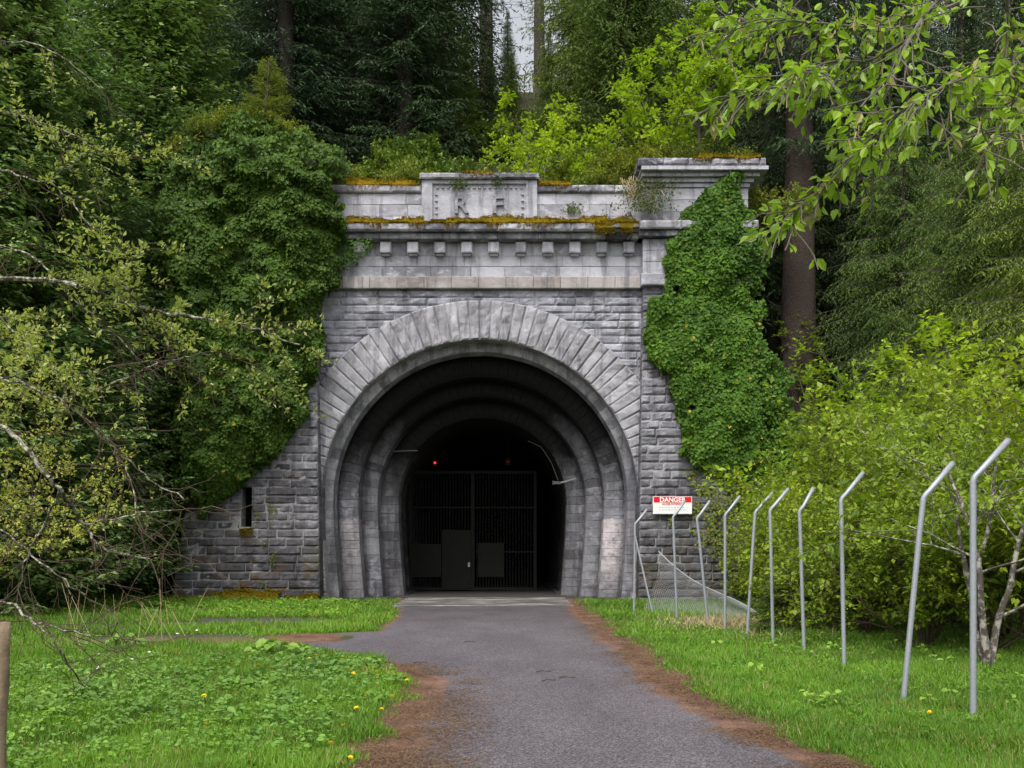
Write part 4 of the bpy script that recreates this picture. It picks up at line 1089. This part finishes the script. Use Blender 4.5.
ivy('climbing_ivy', [(676, 212), (700, 196), (712, 182), (738, 170), (752, 185), (756, 240), (768, 300), (782, 360), (800, 430), (800, 500), (770, 520), (738, 492), (706, 462), (690, 440), (676, 408), (660, 370), (652, 330), (655, 292), (672, 288), (674, 262), (668, 238)],
    31.1, 46000, .45, 'bright green ivy climbing the right buttress up to the pilaster cap', M['ivy_right'], .12, 71, lambda x, z: (x > CX+b_out(np.clip(z, 0, BH))-.1), .32, .02, .28)
ivy('sparse_ivy', [(700, 440), (760, 470), (800, 520), (790, 590), (740, 585), (700, 560), (670, 520), (690, 500), (660, 465), (672, 452)],
    31.0, 5000, .12, 'thin yellowish creeper straggling over the wall beside the danger sign', M['scrub'], .085, 77, None, .5, .05, .6)
ivy('sparse_ivy', [(255, 500), (276, 505), (280, 540), (268, 590), (258, 600), (252, 560), (262, 530)],
    31.0, 3500, .04, 'pale patch of creeper below the slit on the left buttress', M['scrub'], .05, 79, None, .35, .0, .5)
ivy('sparse_ivy', [(330, 232), (372, 234), (368, 246), (345, 262), (332, 275), (322, 250)],
    31.2, 900, .1, 'small ivy strand hanging over the left end of the corbels', M['ivy_right'], .08, 83, None, .3, .0, .4)

# yellow moss cushions
def moss(lab, boxes, dens, seed, size=.045):
    r = np.random.default_rng(seed); P, N = [], []
    body = MB()
    for (x0, x1, y0, y1, z, th, ovr) in boxes:
        n = int(abs(x1-x0)*dens); x = r.uniform(x0, x1, n)
        q = np.stack([x, np.full(n, y0), np.full(n, z)], 1)
        h_ = th*(.35+1.1*vn(q, 1.6, seed))*(.6+.7*vn(q, 6, seed+1))
        h_ = np.where(vn(q, .9, seed+3) < .35, h_*.15, h_)
        v = r.random(n); yy = y0+(y1-y0)*np.abs(r.normal(0, .35, n)); 
        hang = r.random(n) < ovr
        zz = z+h_*np.sqrt(v); zz = np.where(hang, z-np.abs(r.normal(0, .10, n))*(vn(q, 3, seed+2) > .45), zz); yy = np.where(hang, y0-.02*r.random(n), yy)
        P.append(np.stack([x, yy, zz], 1))
        xs2 = np.linspace(x0, x1, max(4, int(abs(x1-x0)/.12))); q2 = np.stack([xs2, np.full(len(xs2), y0), np.full(len(xs2), z)], 1)
        hh = th*.75*(.35+1.1*vn(q2, 1.6, seed))*np.where(vn(q2, .9, seed+3) < .35, .05, 1)
        V = np.concatenate([np.stack([xs2, np.full(len(xs2), y0), np.full(len(xs2), z-.01)], 1), np.stack([xs2, np.full(len(xs2), y0+.02), z+hh], 1), np.stack([xs2, np.full(len(xs2), y1), z+hh*.8], 1)])
        m_ = len(xs2); j = np.arange(m_-1); body.add(V, np.vstack([np.stack([j, j+1, m_+j+1, m_+j], 1), np.stack([m_+j, m_+j+1, 2*m_+j+1, 2*m_+j], 1)]), .4)
    P = np.concatenate(P); n = len(P)
    D = nrm(r.normal(0, .6, (n, 3))+np.array([0, -.5, .5])); N = nrm(r.normal(0, .7, (n, 3))+np.array([0, -.4, .8]))
    T = np.clip(r.normal(.5, .25, n), 0, .95); T[r.random(n) < .05] = 1
    V, F, TT = leaves(P, D, N, size*r.uniform(.6, 1.3, n), size*.7, T)
    body.add(V, F, TT)
    o = body.build('moss', M['moss']); tag(o, lab, 'moss', None, 'stuff')
moss('long cushion of yellow moss along the cornice under the parapet', [(-5.55, 4.15, 31.43, 31.9, 11.895, .20, .22)], 1500, 91)
moss('yellow moss along the coping left of the name block', [(-5.3, -2.95, 31.92, 32.5, 13.27, .16, .12)], 1200, 92)
moss('brownish moss on the coping right of the name block', [(.85, 1.9, 31.92, 32.5, 13.27, .12, .2), (-1.6, -.6, 31.8, 32.4, 13.6, .06, .25), (-2.6, .5, 31.88, 31.95, 12.09, .05, .1)], 900, 93)
moss('orange moss on the cap of the right pilaster', [(5.6, 7.75, 31.14, 31.8, 13.81, .13, .25)], 1500, 94)
moss('thick moss clump at the right end of the cornice', [(2.6, 4.2, 31.40, 31.9, 11.70, .40, .4)], 2500, 95)
moss('mounds of yellow moss along the foot of the left buttress', [(-9.4, -7.2, 30.75, 31.3, .05, .28, 0), (-7.0, -6.0, 30.9, 31.3, .0, .22, 0), (-10.7, -9.6, 31.0, 31.3, .1, .40, 0), (-8.52, -8.12, 31.25, 31.4, 2.2, .08, .35)], 1700, 96)

# hanging dry roots over the right end of the parapet
A_, B_, R_l = [], [], []
r = np.random.default_rng(8)
for k in range(26):
    p = np.array([r.uniform(3.4, 4.4), 31.6+r.uniform(-.2, .3), 13.35]); d = np.array([r.uniform(-.1, .9), -.15, -1.])
    for j in range(r.integers(7, 15)):
        d = nrm(d+r.normal(0, .28, 3)+np.array([.03, 0, -.1])); q = p+d*.13; A_.append(p); B_.append(q); R_l.append(.013*(1-j/18)); p = q
V, F = tubes(A_, B_, R_l, R_l, 4); o = mk('dry_roots', V, F, M['straw']); tag(o, 'tangle of dry tan roots hanging over the right end of the parapet', 'roots')
pl = make_kind((V[:8], F[:2]), (V[:8], F[:2]), ([(0, 0, 0)]*4, [(0, 1, 2, 3)], [0]*4), M['twig'], M['scrub'], 'tmp') if False else None
for k, (px, py, Y, n, dx, lab) in enumerate([(648, 190, 31.4, 900, .45, 'leafy vine curtain hanging over the right end of the parapet'), (703, 190, 31.7, 120, .12, 'short green weed rooted in the right half of the parapet'), (572, 206, 31.9, 150, .15, 'green weed hanging from the parapet right of the name block'), (497, 178, 31.75, 60, .1, 'small dark weed on the name block coping near the F'), (459, 181, 31.75, 150, .16, 'dark weed hanging above the letter R')]):
    c_ = WP(px, py, Y); hgt = 1.0 if k == 0 else .3
    P = np.stack([c_[0]+r.normal(0, dx, n), c_[1]+r.uniform(-.25 if k == 0 else -.06, .12, n), c_[2]-r.random(n)*hgt+.3*hgt], 1)
    V, F, TT = leaves(P, nrm(r.normal(0, 1, (n, 3))+[0, -.3, -.6]), nrm(r.normal(0, .6, (n, 3))+[0, -1, .5]), .075, .05, r.uniform(.1, .95, n))
    o = mk('hanging_weed', V, F, M['scrub']); tag(o, lab, 'plant')

# ------------------------------------------------------------------ overhanging tree, upper right
e = empty('overhanging_tree', (5.2, 5.6, 0)); tag(e, 'near broadleaf tree whose bright green boughs hang in from the upper right', 'tree')
V, F = polytube(bez([(0, 0, -.3), (.05, 0, 1.5), (-.05, 0, 3.2), (.1, .1, 6.5)], 6), .17, .07, 12); mk('trunk', V, F, M['twig'], e, None, True)
O = np.array([5.2, 5.6, 0]); r = np.random.default_rng(44)
bo = [  # px, py control points with distance
    ([(1060, -60), (1005, -25), (942, -2), (910, 39), (883, 101), (858, 140), (828, 182), (786, 218)], 5.3, .013),
    ([(1100, 20), (1024, 55), (977, 68), (938, 90), (899, 113), (860, 150)], 5.0, .012),
    ([(1060, -60), (961, 2), (899, 18), (867, 27), (805, 22), (760, 20), (722, 28)], 5.6, .012),
    ([(1080, 60), (1030, 80), (1005, 120), (985, 150)], 4.8, .012),
    ([(883, 101), (850, 85), (812, 80), (770, 88), (728, 100)], 5.4, .010),
    ([(910, 39), (870, 60), (830, 62), (795, 75)], 5.2, .009),
    ([(1005, -25), (1010, 40), (1015, 70)], 4.9, .010)]
A_, B_, R_l, tips = [], [], [], []
for pts, Y, rr in bo:
    P3 = bez([WP(a, b_, Y+.25*math.sin(i*1.3)) for i, (a, b_) in enumerate(pts)], 6)-O
    V = P3; n = len(P3)
    for i in range(n-1): A_.append(P3[i]); B_.append(P3[i+1]); R_l.append(rr*(1-.75*i/n))
    for i in range(n//4, n):
        for _ in range(3 if r.random() < .6 else 2):
            d = nrm(nrm(P3[min(i+1, n-1)]-P3[i-1])*.7+r.normal(0, .55, 3)+np.array([0, 0, -.15])); p = P3[i]; L = r.uniform(.12, .38); tp = [p]
            for j in range(4):
                d = nrm(d+r.normal(0, .15, 3)+np.array([0, 0, -.06])); q = p+d*L/4; A_.append(p); B_.append(q); R_l.append(.0035); p = q; tp.append(p)
            tips.append(np.array(tp))
conn = [(np.array([0, 0, 5.0]), WP(1060, -60, 5.3)-O), (np.array([-.03, 0, 3.4]), WP(1100, 20, 5.0)-O), (np.array([-.03, 0, 3.2]), WP(1080, 60, 4.8)-O)]
for a, b_ in conn: A_.append(a); B_.append(b_); R_l.append(.03)
V, F = tubes(A_, B_, R_l, R_l, 6); mk('branches', V, F, M['twig'], e)
P, D, N, s_, w_, T = tip_leaves(45, tips, 17, .064, .022, .0, (.1, .95), 2, .55)
D = nrm(D+np.array([-.1, 0, -.4])+r.normal(0, .38, D.shape)); N = nrm(N+r.normal(0, .5, N.shape)); s_ = s_*.95
sel = r.random(len(P)) < .55; P, D, N, s_, w_, T = P[sel], D[sel], N[sel], s_[sel], w_[sel], T[sel]
T[r.random(len(T)) < .05] = 1
V, F, TT = leaves(P, D, N, s_*1.15, w_*1.15, T, 'leaf6', .14); mk('leaves', V, F, M['near'], e, TT)
cat_a, cat_b = [], []
for tp in tips[::6]:
    p = tp[2]; cat_a.append(p); cat_b.append(p+np.array([r.normal(0, .01), 0, -.05-.03*r.random()]))
for a, b_ in zip(cat_a, cat_b):
    V, F = tubes([a], [b_], .005, .003, 5); mk('catkin', V, F, M['straw'], e)
# upper crown above the frame so the tree is whole
A, B, ra, rb, lv, tp2 = skeleton(46, (.1, .1, 6.3), [(0, 0, 1), (.6, .2, 1), (.3, .8, .8)], 1.8, .05, 3, (3, 5), .65, .3, .1, .2)
V, F = tubes(A, B, ra, rb, 4); mk('upper_branches', V, F, M['twig'], e)
P, D, N, s_, w_, T = tip_leaves(47, tp2, 6, .075, .04, 0, (.1, .95), 2, .55); V, F, TT = leaves(P, D, N, s_, w_, T); mk('upper_leaves', V, F, M['near'], e, TT)

# ------------------------------------------------------------------ bare lichen-covered tree on the left
O = np.array([-7.4, 11.5, 0]); O[2] = Hz(O[0], O[1])
e = empty('bare_tree', tuple(O)); tag(e, 'leafless tree with lichen-covered grey branches reaching in from the left edge', 'tree')
V, F = polytube(bez([(0, 0, -.3), (.05, .05, 1.5), (-.05, 0, 3.4), (.1, 0, 6.2), (.2, .1, 9.2)], 6), .16, .05, 12); mk('trunk', V, F, M['lichen_bark'], e, None, True)
r = np.random.default_rng(50)
bl = [([(-60, 270), (0, 278), (70, 283), (110, 298), (160, 312), (200, 318), (250, 328), (300, 345)], 11, .030, (.1, 5.0)),
      ([(70, 283), (100, 278), (125, 285), (145, 320), (150, 350)], 11, .018, None),
      ([(-60, 240), (0, 246), (40, 262), (75, 300), (120, 340), (150, 370)], 11.5, .013, (0, 5.2)),
      ([(-80, 360), (0, 378), (60, 400), (110, 440), (150, 480), (190, 500)], 10.5, .016, (0, 3.6)),
      ([(-80, 380), (0, 425), (30, 455), (60, 490), (85, 525), (105, 548), (150, 560)], 9.5, .027, (.05, 3.0)),
      ([(-60, 590), (0, 600), (35, 622), (60, 650), (85, 690)], 8.8, .013, (.05, 1.3)),
      ([(35, 622), (80, 632), (130, 640)], 8.8, .009, None),
      ([(85, 525), (110, 520), (160, 512), (220, 508)], 10, .009, None),
      ([(-60, 150), (0, 168), (30, 180), (50, 180), (80, 160)], 11, .012, (.0, 6.2)),
      ([(50, 180), (75, 205), (100, 240), (130, 262)], 11, .008, None),
      ([(-60, 300), (0, 320), (30, 350), (70, 390), (105, 450)], 10.5, .010, (0, 4.4)),
      ([(-60, 100), (0, 110), (60, 130), (100, 150), (140, 160)], 12, .010, (.1, 7.5)),
      ([(-60, 30), (0, 40), (50, 50), (100, 90), (130, 130)], 12, .010, (.1, 8.2)),
      ([(-60, 520), (0, 530), (50, 570), (90, 600), (120, 650)], 9.5, .009, (.05, 2.2)),
      ([(110, 440), (130, 480), (140, 530), (150, 560)], 10.4, .007, None), ([(0, 378), (40, 370), (90, 372), (150, 360), (200, 372)], 10.6, .007, None),
      ([(60, 400), (120, 380), (170, 360), (215, 355), (260, 365)], 10.8, .009, None), ([(60, 490), (40, 530), (20, 580), (25, 620)], 9.5, .008, None)]
A_, B_, R_l, tips, lo_tips = [], [], [], [], []
for pts, Y, rr, root in bl:
    c3 = [WP(a, b_, Y+.3*math.sin(i*1.7+a*.01)) for i, (a, b_) in enumerate(pts)]
    P3 = bez(c3, 6)-O; n = len(P3); P3 = P3+r.normal(0, .012, P3.shape)
    if root: A_.append(np.array([root[0], 0, root[1]])); B_.append(P3[0]); R_l.append(rr*1.1)
    for i in range(n-1): A_.append(P3[i]); B_.append(P3[i+1]); R_l.append(rr*(1-.8*i/n)+.002)
    for i in range(2, n):
        for _ in range(1):
            if r.random() < .15: continue
            d = nrm(nrm(P3[min(i+1, n-1)]-P3[i-1])*.8+r.normal(0, .5, 3)); p = P3[i]; L = r.uniform(.25, .95); tp = [p]; nn = 6
            for j in range(nn):
                d = nrm(d+r.normal(0, .22, 3)+np.array([0, 0, -.03])); q = p+d*L/nn; A_.append(p); B_.append(q); R_l.append(.0045*(1-.6*j/nn)); p = q; tp.append(p)
                if r.random() < .35:
                    d2 = nrm(d+r.normal(0, .7, 3)); q2 = p+d2*L*.3; A_.append(p); B_.append(q2); R_l.append(.003); tp2_ = np.array([p, q2]); (tips if (p+O)[2] > 2.9 else lo_tips).append(tp2_)
            (tips if (p+O)[2] > 3.2 else lo_tips).append(np.array(tp))
A_, B_, R_l = np.array(A_), np.array(B_), np.array(R_l); k_ = R_l > .0062
V, F = tubes(A_[k_], B_[k_], R_l[k_], R_l[k_]*.97, 6); mk('branches', V, F, M['lichen_bark'], e)
V, F = tubes(A_[~k_], B_[~k_], R_l[~k_], R_l[~k_]*.8, 4); mk('twigs', V, F, M['brown_twig'], e)
P, D, N, s_, w_, T = tip_leaves(51, tips, 14, .065, .03, 0, (.05, .93), 3, .5)
D = nrm(D+np.array([0, 0, .5])); T[r.random(len(T)) < .06] = 1
sel = (vn(P, 1.1, 52) > .42); P, D, N, s_, w_, T = P[sel], D[sel], N[sel], s_[sel], w_[sel], T[sel]
V, F, TT = leaves(P, D, N, s_, w_, T); mk('leaf_buds', V, F, M['tuft'], e, TT)
# willow-like bush in the ivy's lee with pale buds
WKd = shrub_kind(360, 7.0, 4, .36, M['tuft'], M['brown_twig'], 8, .095, 'willow', 3, .3, .12, 0, 3, .030, .60, 'kite', (.0, .9), .05)
for k, (px, Y, s_, lab) in enumerate([(-25, 20, .9, 'budding willow with pale tufts at the left edge')]):
    x = (px-512)*Y/1000; place(WKd, 'budding_willow', (x, Y, Hz(x, Y)-.1), k*2.0, s_, lab, 'willow', 'budding willows on the left')

# ------------------------------------------------------------------ grass, weeds, flowers
r = np.random.default_rng(77)
def scatter(n, side, y0=4.0, y1=33.0, pw=1.25):
    u = r.random(n); a = 1-pw; y = (y0**a+u*(y1**a-y0**a))**(1/a)
    if side < 0:
        lo = np.minimum(-.56*y-1.0, -3.5); hi = RL(y)-.0; lo = np.maximum(lo, -19)
    else: lo = RR(y)+.12; hi = np.minimum(.56*y+1.0, 17)
    x = lo+(hi-lo)*r.random(n); return x, y
def grass(n, side, name, lab):
    x, y = scatter(n, side)
    q = np.stack([x, y, 0*x], 1); c1 = vn(q, .9, 71); c2 = vn(q, 3.5, 72); jag = (vn(q, 1.9, 73)-.5)
    if side < 0:
        dd = RL(y)-x; edge = ss(dd+jag*.7, -.05, .5)*np.where(y < 14, ss(dd+jag*.3, -.05, .55), 1)
        soil = np.maximum.reduce([1-ss(((x-cx_)/rx)**2+((y-cy_)/ry)**2+jag*1.2, .5, 1.2) for cx_, cy_, rx, ry in ((-8.6, 26.4, 1.6, 1.4), (-6.2, 21.4, 1.8, 1.0), (-5.2, 22.6, 2.6, 1.0), (-6.0, 17.5, 2.9, 1.3), (-9.0, 17.4, 2.2, .9))])
        edge = edge*(1-soil*.93)
        edge = edge*np.where((x > -10.8) & (y > 31.1), 0, 1)
    else:
        dd = x-RR(y); edge = ss(dd+jag*.5, .10, .65); edge = edge*np.where((x < 8.8) & (y > 31.1), 0, 1)
    keep = r.random(n) < edge*(.55+.45*c1); x, y, c1, c2, edge = x[keep], y[keep], c1[keep], c2[keep], edge[keep]
    z = H(x, y); m_ = len(x)
    hh = (.03+.11*c2**1.3+.07*c1**2)*r.uniform(.5, 1.3, m_)*np.clip(edge+.35, .3, 1)
    if side < 0: hh *= np.where(y < 12, 1.05, 1.2)
    far = np.clip(y/11, 1, 2.4)
    D = nrm(np.stack([r.normal(0, .38, m_), r.normal(0, .38, m_), np.ones(m_)], 1)); N = nrm(np.stack([r.normal(0, 1, m_), r.normal(-.6, 1, m_), .2*np.ones(m_)], 1))
    T = np.clip(.15+.40*r.random(m_)+.45*vn(np.stack([x, y, 0*x], 1), .7, 74), 0, .94); T[r.random(m_) < .025+.10*(vn(np.stack([x, y, 0*x], 1), 1.7, 75) > .68)] = 1
    V, F, TT = leaves(np.stack([x, y, z-.01], 1), D, N, hh*far**.35, .011*far*r.uniform(.7, 1.3, m_), T, 'kite', .25)
    o = mk(name, V, F, M['grass'], None, TT); tag(o, lab, 'grass', None, 'stuff')
grass(430000, -1, 'grass', 'lush green spring grass left of the road')
grass(300000, 1, 'grass', 'green grass verge between the road and the fence')

# dry needle litter lying along both road edges
n = 150000; y = (4**-.3+r.random(n)*(30**-.3-4**-.3))**(1/-.3); s_ = r.random(n) < .5
off = np.abs(r.normal(0, .28, n))
x = np.where(s_, RL(y)+.15-r.normal(0, 1, n)*.30, RR(y)+.12+r.normal(0, .30, n))
q = np.stack([x, y, 0*x], 1); k_ = (vn(q, 2.4, 81) > r.uniform(.2, .6, n)) & ((y < 14) | ~s_); x, y = x[k_], y[k_]; m_ = len(x)
a = r.uniform(0, 2*PI, m_); D = np.stack([np.cos(a), np.sin(a), r.normal(0, .08, m_)], 1)
V, F, TT = leaves(np.stack([x, y, np.maximum(H(x, y), 0)+.014], 1), D, np.tile([0, 0, 1.], (m_, 1))+r.normal(0, .2, (m_, 3)), r.uniform(.02, .06, m_), .006, r.random(m_)*.9)
o = mk('needle_litter', V, F, M['litter'], None, TT); tag(o, 'reddish brown dry needles strewn along both road edges', 'litter', None, 'stuff')

# broad-leaved weeds
def weed_patch(n, fn, size, name, lab, mat, nl=7, seed=1):
    r = np.random.default_rng(seed); P, D, N, S_, T = [], [], [], [], []
    x, y = fn(r, n)
    qq = np.stack([x, y, 0*x], 1); ok0 = vn(qq, 1.1, seed+40) > .38
    x, y = x[ok0], y[ok0]
    ok = (x < RL(y)-.35) | (x > RR(y)+.7); x, y = x[ok], y[ok]; z = H(x, y)
    for i in range(len(x)):
        sc = size*r.uniform(.5, 1.3); c0 = r.random()
        for j in range(nl):
            a = j*2.4+r.random(); el = r.uniform(.25, 1.0); d = np.array([math.cos(a), math.sin(a), el]); d /= np.linalg.norm(d)
            P.append((x[i]+d[0]*sc*.25, y[i]+d[1]*sc*.25, z[i]+.05+sc*r.uniform(.3, 1.1))); D.append((d[0], d[1], d[2]*.25-.05+r.normal(0, .3))); N.append((r.normal(0, .5), -.35+r.normal(0, .5), 1)); S_.append(sc*r.uniform(.6, 1)); T.append(np.clip(.25+.4*c0+.35*r.random(), 0, .95))
    P, D, N, S_, T = map(np.array, (P, D, N, S_, T)); V, F, TT = leaves(P, D, N+r.normal(0, .2, N.shape), S_, S_*.75, T, 'leaf6', .10)
    o = mk(name, V, F, mat, None, TT); tag(o, lab, 'weeds', None, 'stuff')
def blob(cx_, cy_, rx, ry): return lambda r, n: (cx_+r.normal(0, rx, n), cy_+r.normal(0, ry, n))
weed_patch(800, blob(-3.0, 12.0, 1.0, 1.6), .078, 'broad_leaved_weeds', 'patch of bluish green broad-leaved weeds by the left road edge', M['weed'], 7, 1)
weed_patch(1300, lambda r, n: (r.uniform(-6.5, -1.6, n), r.uniform(7.2, 14.8, n)), .052, 'clover', 'small leafy weeds scattered in the near left grass', M['weed'], 6, 2)
weed_patch(900, lambda r, n: (r.uniform(-13, -3.8, n), r.uniform(23.5, 31, n)), .10, 'nettles', 'low green nettles between the gravel path and the left buttress', M['grass'], 7, 3)
weed_patch(260, lambda r, n: (r.uniform(-6.6, -4.0, n), r.uniform(8, 14, n)), .07, 'broad_leaved_weeds', 'darker leafy weeds near the wooden post on the left', M['weed'], 7, 4)
weed_patch(200, lambda r, n: (r.uniform(3, 9, n), r.uniform(9, 24, n)), .09, 'broad_leaved_weeds', 'small leafy weeds in the grass under the fence', M['weed'], 6, 5)
weed_patch(2200, lambda r, n: (r.uniform(-7, -1.5, n), r.uniform(7.0, 14.8, n)), .045, 'clover', 'fresh green small-leaved ground cover in the left meadow', M['grass'], 6, 7)
weed_patch(1200, lambda r, n: (r.uniform(2.6, 8, n), r.uniform(8, 20, n)), .045, 'clover', 'fresh green small-leaved ground cover beside the fence posts', M['grass'], 6, 8)
def big_weed(x, y, sc, seed, lab):
    r = np.random.default_rng(seed); P, D, N, S_, T, A_, B_ = [], [], [], [], [], [], []
    for j in range(34):
        a = r.uniform(0, 2*PI); R_ = sc*r.uniform(.1, 1); h_ = sc*(.9-.5*R_/sc)*r.uniform(.7, 1.1)
        A_.append((0, 0, 0)); B_.append((math.cos(a)*R_, math.sin(a)*R_, h_)); P.append(B_[-1]); D.append((math.cos(a), math.sin(a), -.15)); N.append((0, -.2, 1)); S_.append(sc*r.uniform(.3, .6)); T.append(r.uniform(.3, .9))
    e = empty('leafy_weed', (x, y, Hz(x, y))); tag(e, lab, 'plant')
    V, F = tubes(A_, B_, .004, .003, 4); mk('stems', V, F, M['stem'], e); P, D, N, S_, T = map(np.array, (P, D, N, S_, T))
    V, F, TT = leaves(P, D+r.normal(0, .15, D.shape), N+r.normal(0, .25, N.shape), S_, S_*.8, T, 'leaf6', .1); mk('leaves', V, F, M['weed'], e, TT)
big_weed((272-512)*.0150, 15.0, .34, 1, 'tall clump of large-leaved weed at the corner of the gravel path')
big_weed((300-512)*.0146, 14.6, .26, 2, 'smaller large-leaved clump right of the tall one by the path')
big_weed((213-512)*.0140, 14.0, .17, 3, 'isolated bluish leafy weed in the left meadow')
big_weed((345-512)*.0135, 13.5, .20, 4, 'leafy weed clump nearest the road corner')
big_weed((125-512)*.0162, 16.2, .26, 5, 'dark leafy clump beside the white flowers')

# dandelions: one flower copied
fl = empty('dandelion', (0, 0, 0)); lab_d = 'yellow dandelion flower in the grass beside the road'
tag(fl, lab_d, 'flower', 'dandelions in the grass')
V, F = tubes([(0, 0, -.05)], [(0, 0, .17)], .003, .003, 4); st_ = mk('stem', V, F, M['stem'], fl)
a = np.linspace(0, 2*PI, 15)[:-1]; P = np.tile([0, 0, .17], (28, 1)); aa = np.concatenate([a, a+.2]); D = np.stack([np.cos(aa), np.sin(aa), np.r_[np.full(14, .25), np.full(14, .9)]], 1)
V, F, TT = leaves(P, D, np.tile([0, 0, 1.], (28, 1)), .026, .010, np.full(28, .5)); hd = mk('flower_head', V, F, M['yellow_petal'], fl, TT)
dn = [(262, 660), (271, 664), (285, 662), (308, 656), (316, 654), (323, 658), (350, 668), (366, 657), (380, 668), (374, 674), (383, 681), (360, 705), (370, 692), (378, 707), (353, 721), (329, 739), (202, 722), (207, 694), (398, 670), (394, 690), (356, 764), (349, 669), (232, 660), (410, 678), (341, 752), (930, 708)]
for k, (px, py) in enumerate(dn):
    Y = (1.6-.17)*1000/(py-550); x = (px-512)*Y/1000; loc = (x, Y, Hz(x, Y)-.02)
    if k == 0: fl.location = loc; o = fl
    else:
        o = fl.copy(); C.objects.link(o); o.location = loc
        for ch in (st_, hd): c2_ = ch.copy(); C.objects.link(c2_); c2_.parent = o
    s2 = .8+.5*r.random(); o.scale = (s2, s2, 1); o.rotation_euler = (r.normal(-.25, .2), r.normal(0, .25), r.random()*6)
# small white flowers
wf = empty('daisy', (0, 0, 0)); tag(wf, 'small white flower in the grass on the left', 'flower', 'small white flowers on the left')
V, F = tubes([(0, 0, -.05)], [(0, 0, .2)], .003, .003, 4); st2 = mk('stem', V, F, M['stem'], wf)
V, F, TT = leaves(np.tile([0, 0, .2], (9, 1)), np.stack([np.cos(np.arange(9)*.7), np.sin(np.arange(9)*.7), np.full(9, .4)], 1), np.tile([0, 0, 1.], (9, 1)), .03, .016, np.full(9, .5)); hd2 = mk('flower_head', V, F, M['white_petal'], wf, TT)
for k, (px, py) in enumerate([(105, 651), (107, 661), (132, 659), (150, 655), (149, 660), (152, 650), (139, 680), (125, 690), (176, 635), (111, 681), (128, 658), (16, 647), (60, 640), (200, 630)]):
    Y = 1.4*1000/(py-550); x = (px-512)*Y/1000; loc = (x, Y, Hz(x, Y))
    if k == 0: wf.location = loc; o = wf
    else:
        o = wf.copy(); C.objects.link(o); o.location = loc
        for ch in (st2, hd2): c2_ = ch.copy(); C.objects.link(c2_); c2_.parent = o
    o.rotation_euler = (r.normal(-.4, .2), r.normal(0, .3), r.random()*6)

# dry stalks on the left bank and dry grass at the fence foot
A_, B_ = [], []
for k in range(26):
    px, Y = r.uniform(60, 190), r.uniform(15, 22); x = (px-512)*Y/1000; z = Hz(x, Y); h_ = r.uniform(.4, 1.1); A_.append((x, Y, z)); B_.append((x+r.normal(0, .28), Y+r.normal(0, .2), z+h_))
V, F = tubes(A_, B_, .006, .003, 4); o = mk('dry_stalks', V, F, M['straw']); tag(o, 'thin dry stalks standing in the grass on the left bank', 'stalks', None, 'stuff')
n = 3000; x = r.normal(4.6, .7, n); y = r.normal(20.8, 1.6, n); D = nrm(np.stack([r.normal(0, .7, n), r.normal(0, .7, n), np.ones(n)], 1))
q = np.stack([x, y, 0*x], 1); k_ = vn(q, 1.6, 88) > .5; x, y, D = x[k_], y[k_], D[k_]; n = len(x)
V, F, TT = leaves(np.stack([x, y, H(x, y)], 1), D, r.normal(0, 1, (n, 3)), r.uniform(.10, .28, n), .014, r.random(n)*.9)
o = mk('dry_grass', V, F, M['straw'], None, TT); tag(o, 'tufts of dry straw grass at the foot of the far fence posts', 'dry grass', None, 'stuff')
# dark twigs dropped on the road
for k, (px, py, a) in enumerate([(549, 682, .5), (567, 679, -.2), (544, 673, .1), (420, 664, .2), (470, 643, 0)]):
    Y = 1600/(py-550); x = (px-512)*Y/1000; L = .10
    V, F = polytube([(-L, 0, 0), (-L*.3, .015, .012), (L*.4, -.01, .006), (L, .02, 0)], .008, .004, 5); o = mk('fallen_twig', V, F, M['brown_twig']); o.location = (x, Y, .016); o.rotation_euler = (0, 0, a); tag(o, 'short dark twig lying on the asphalt', 'twig', 'twigs on the road')
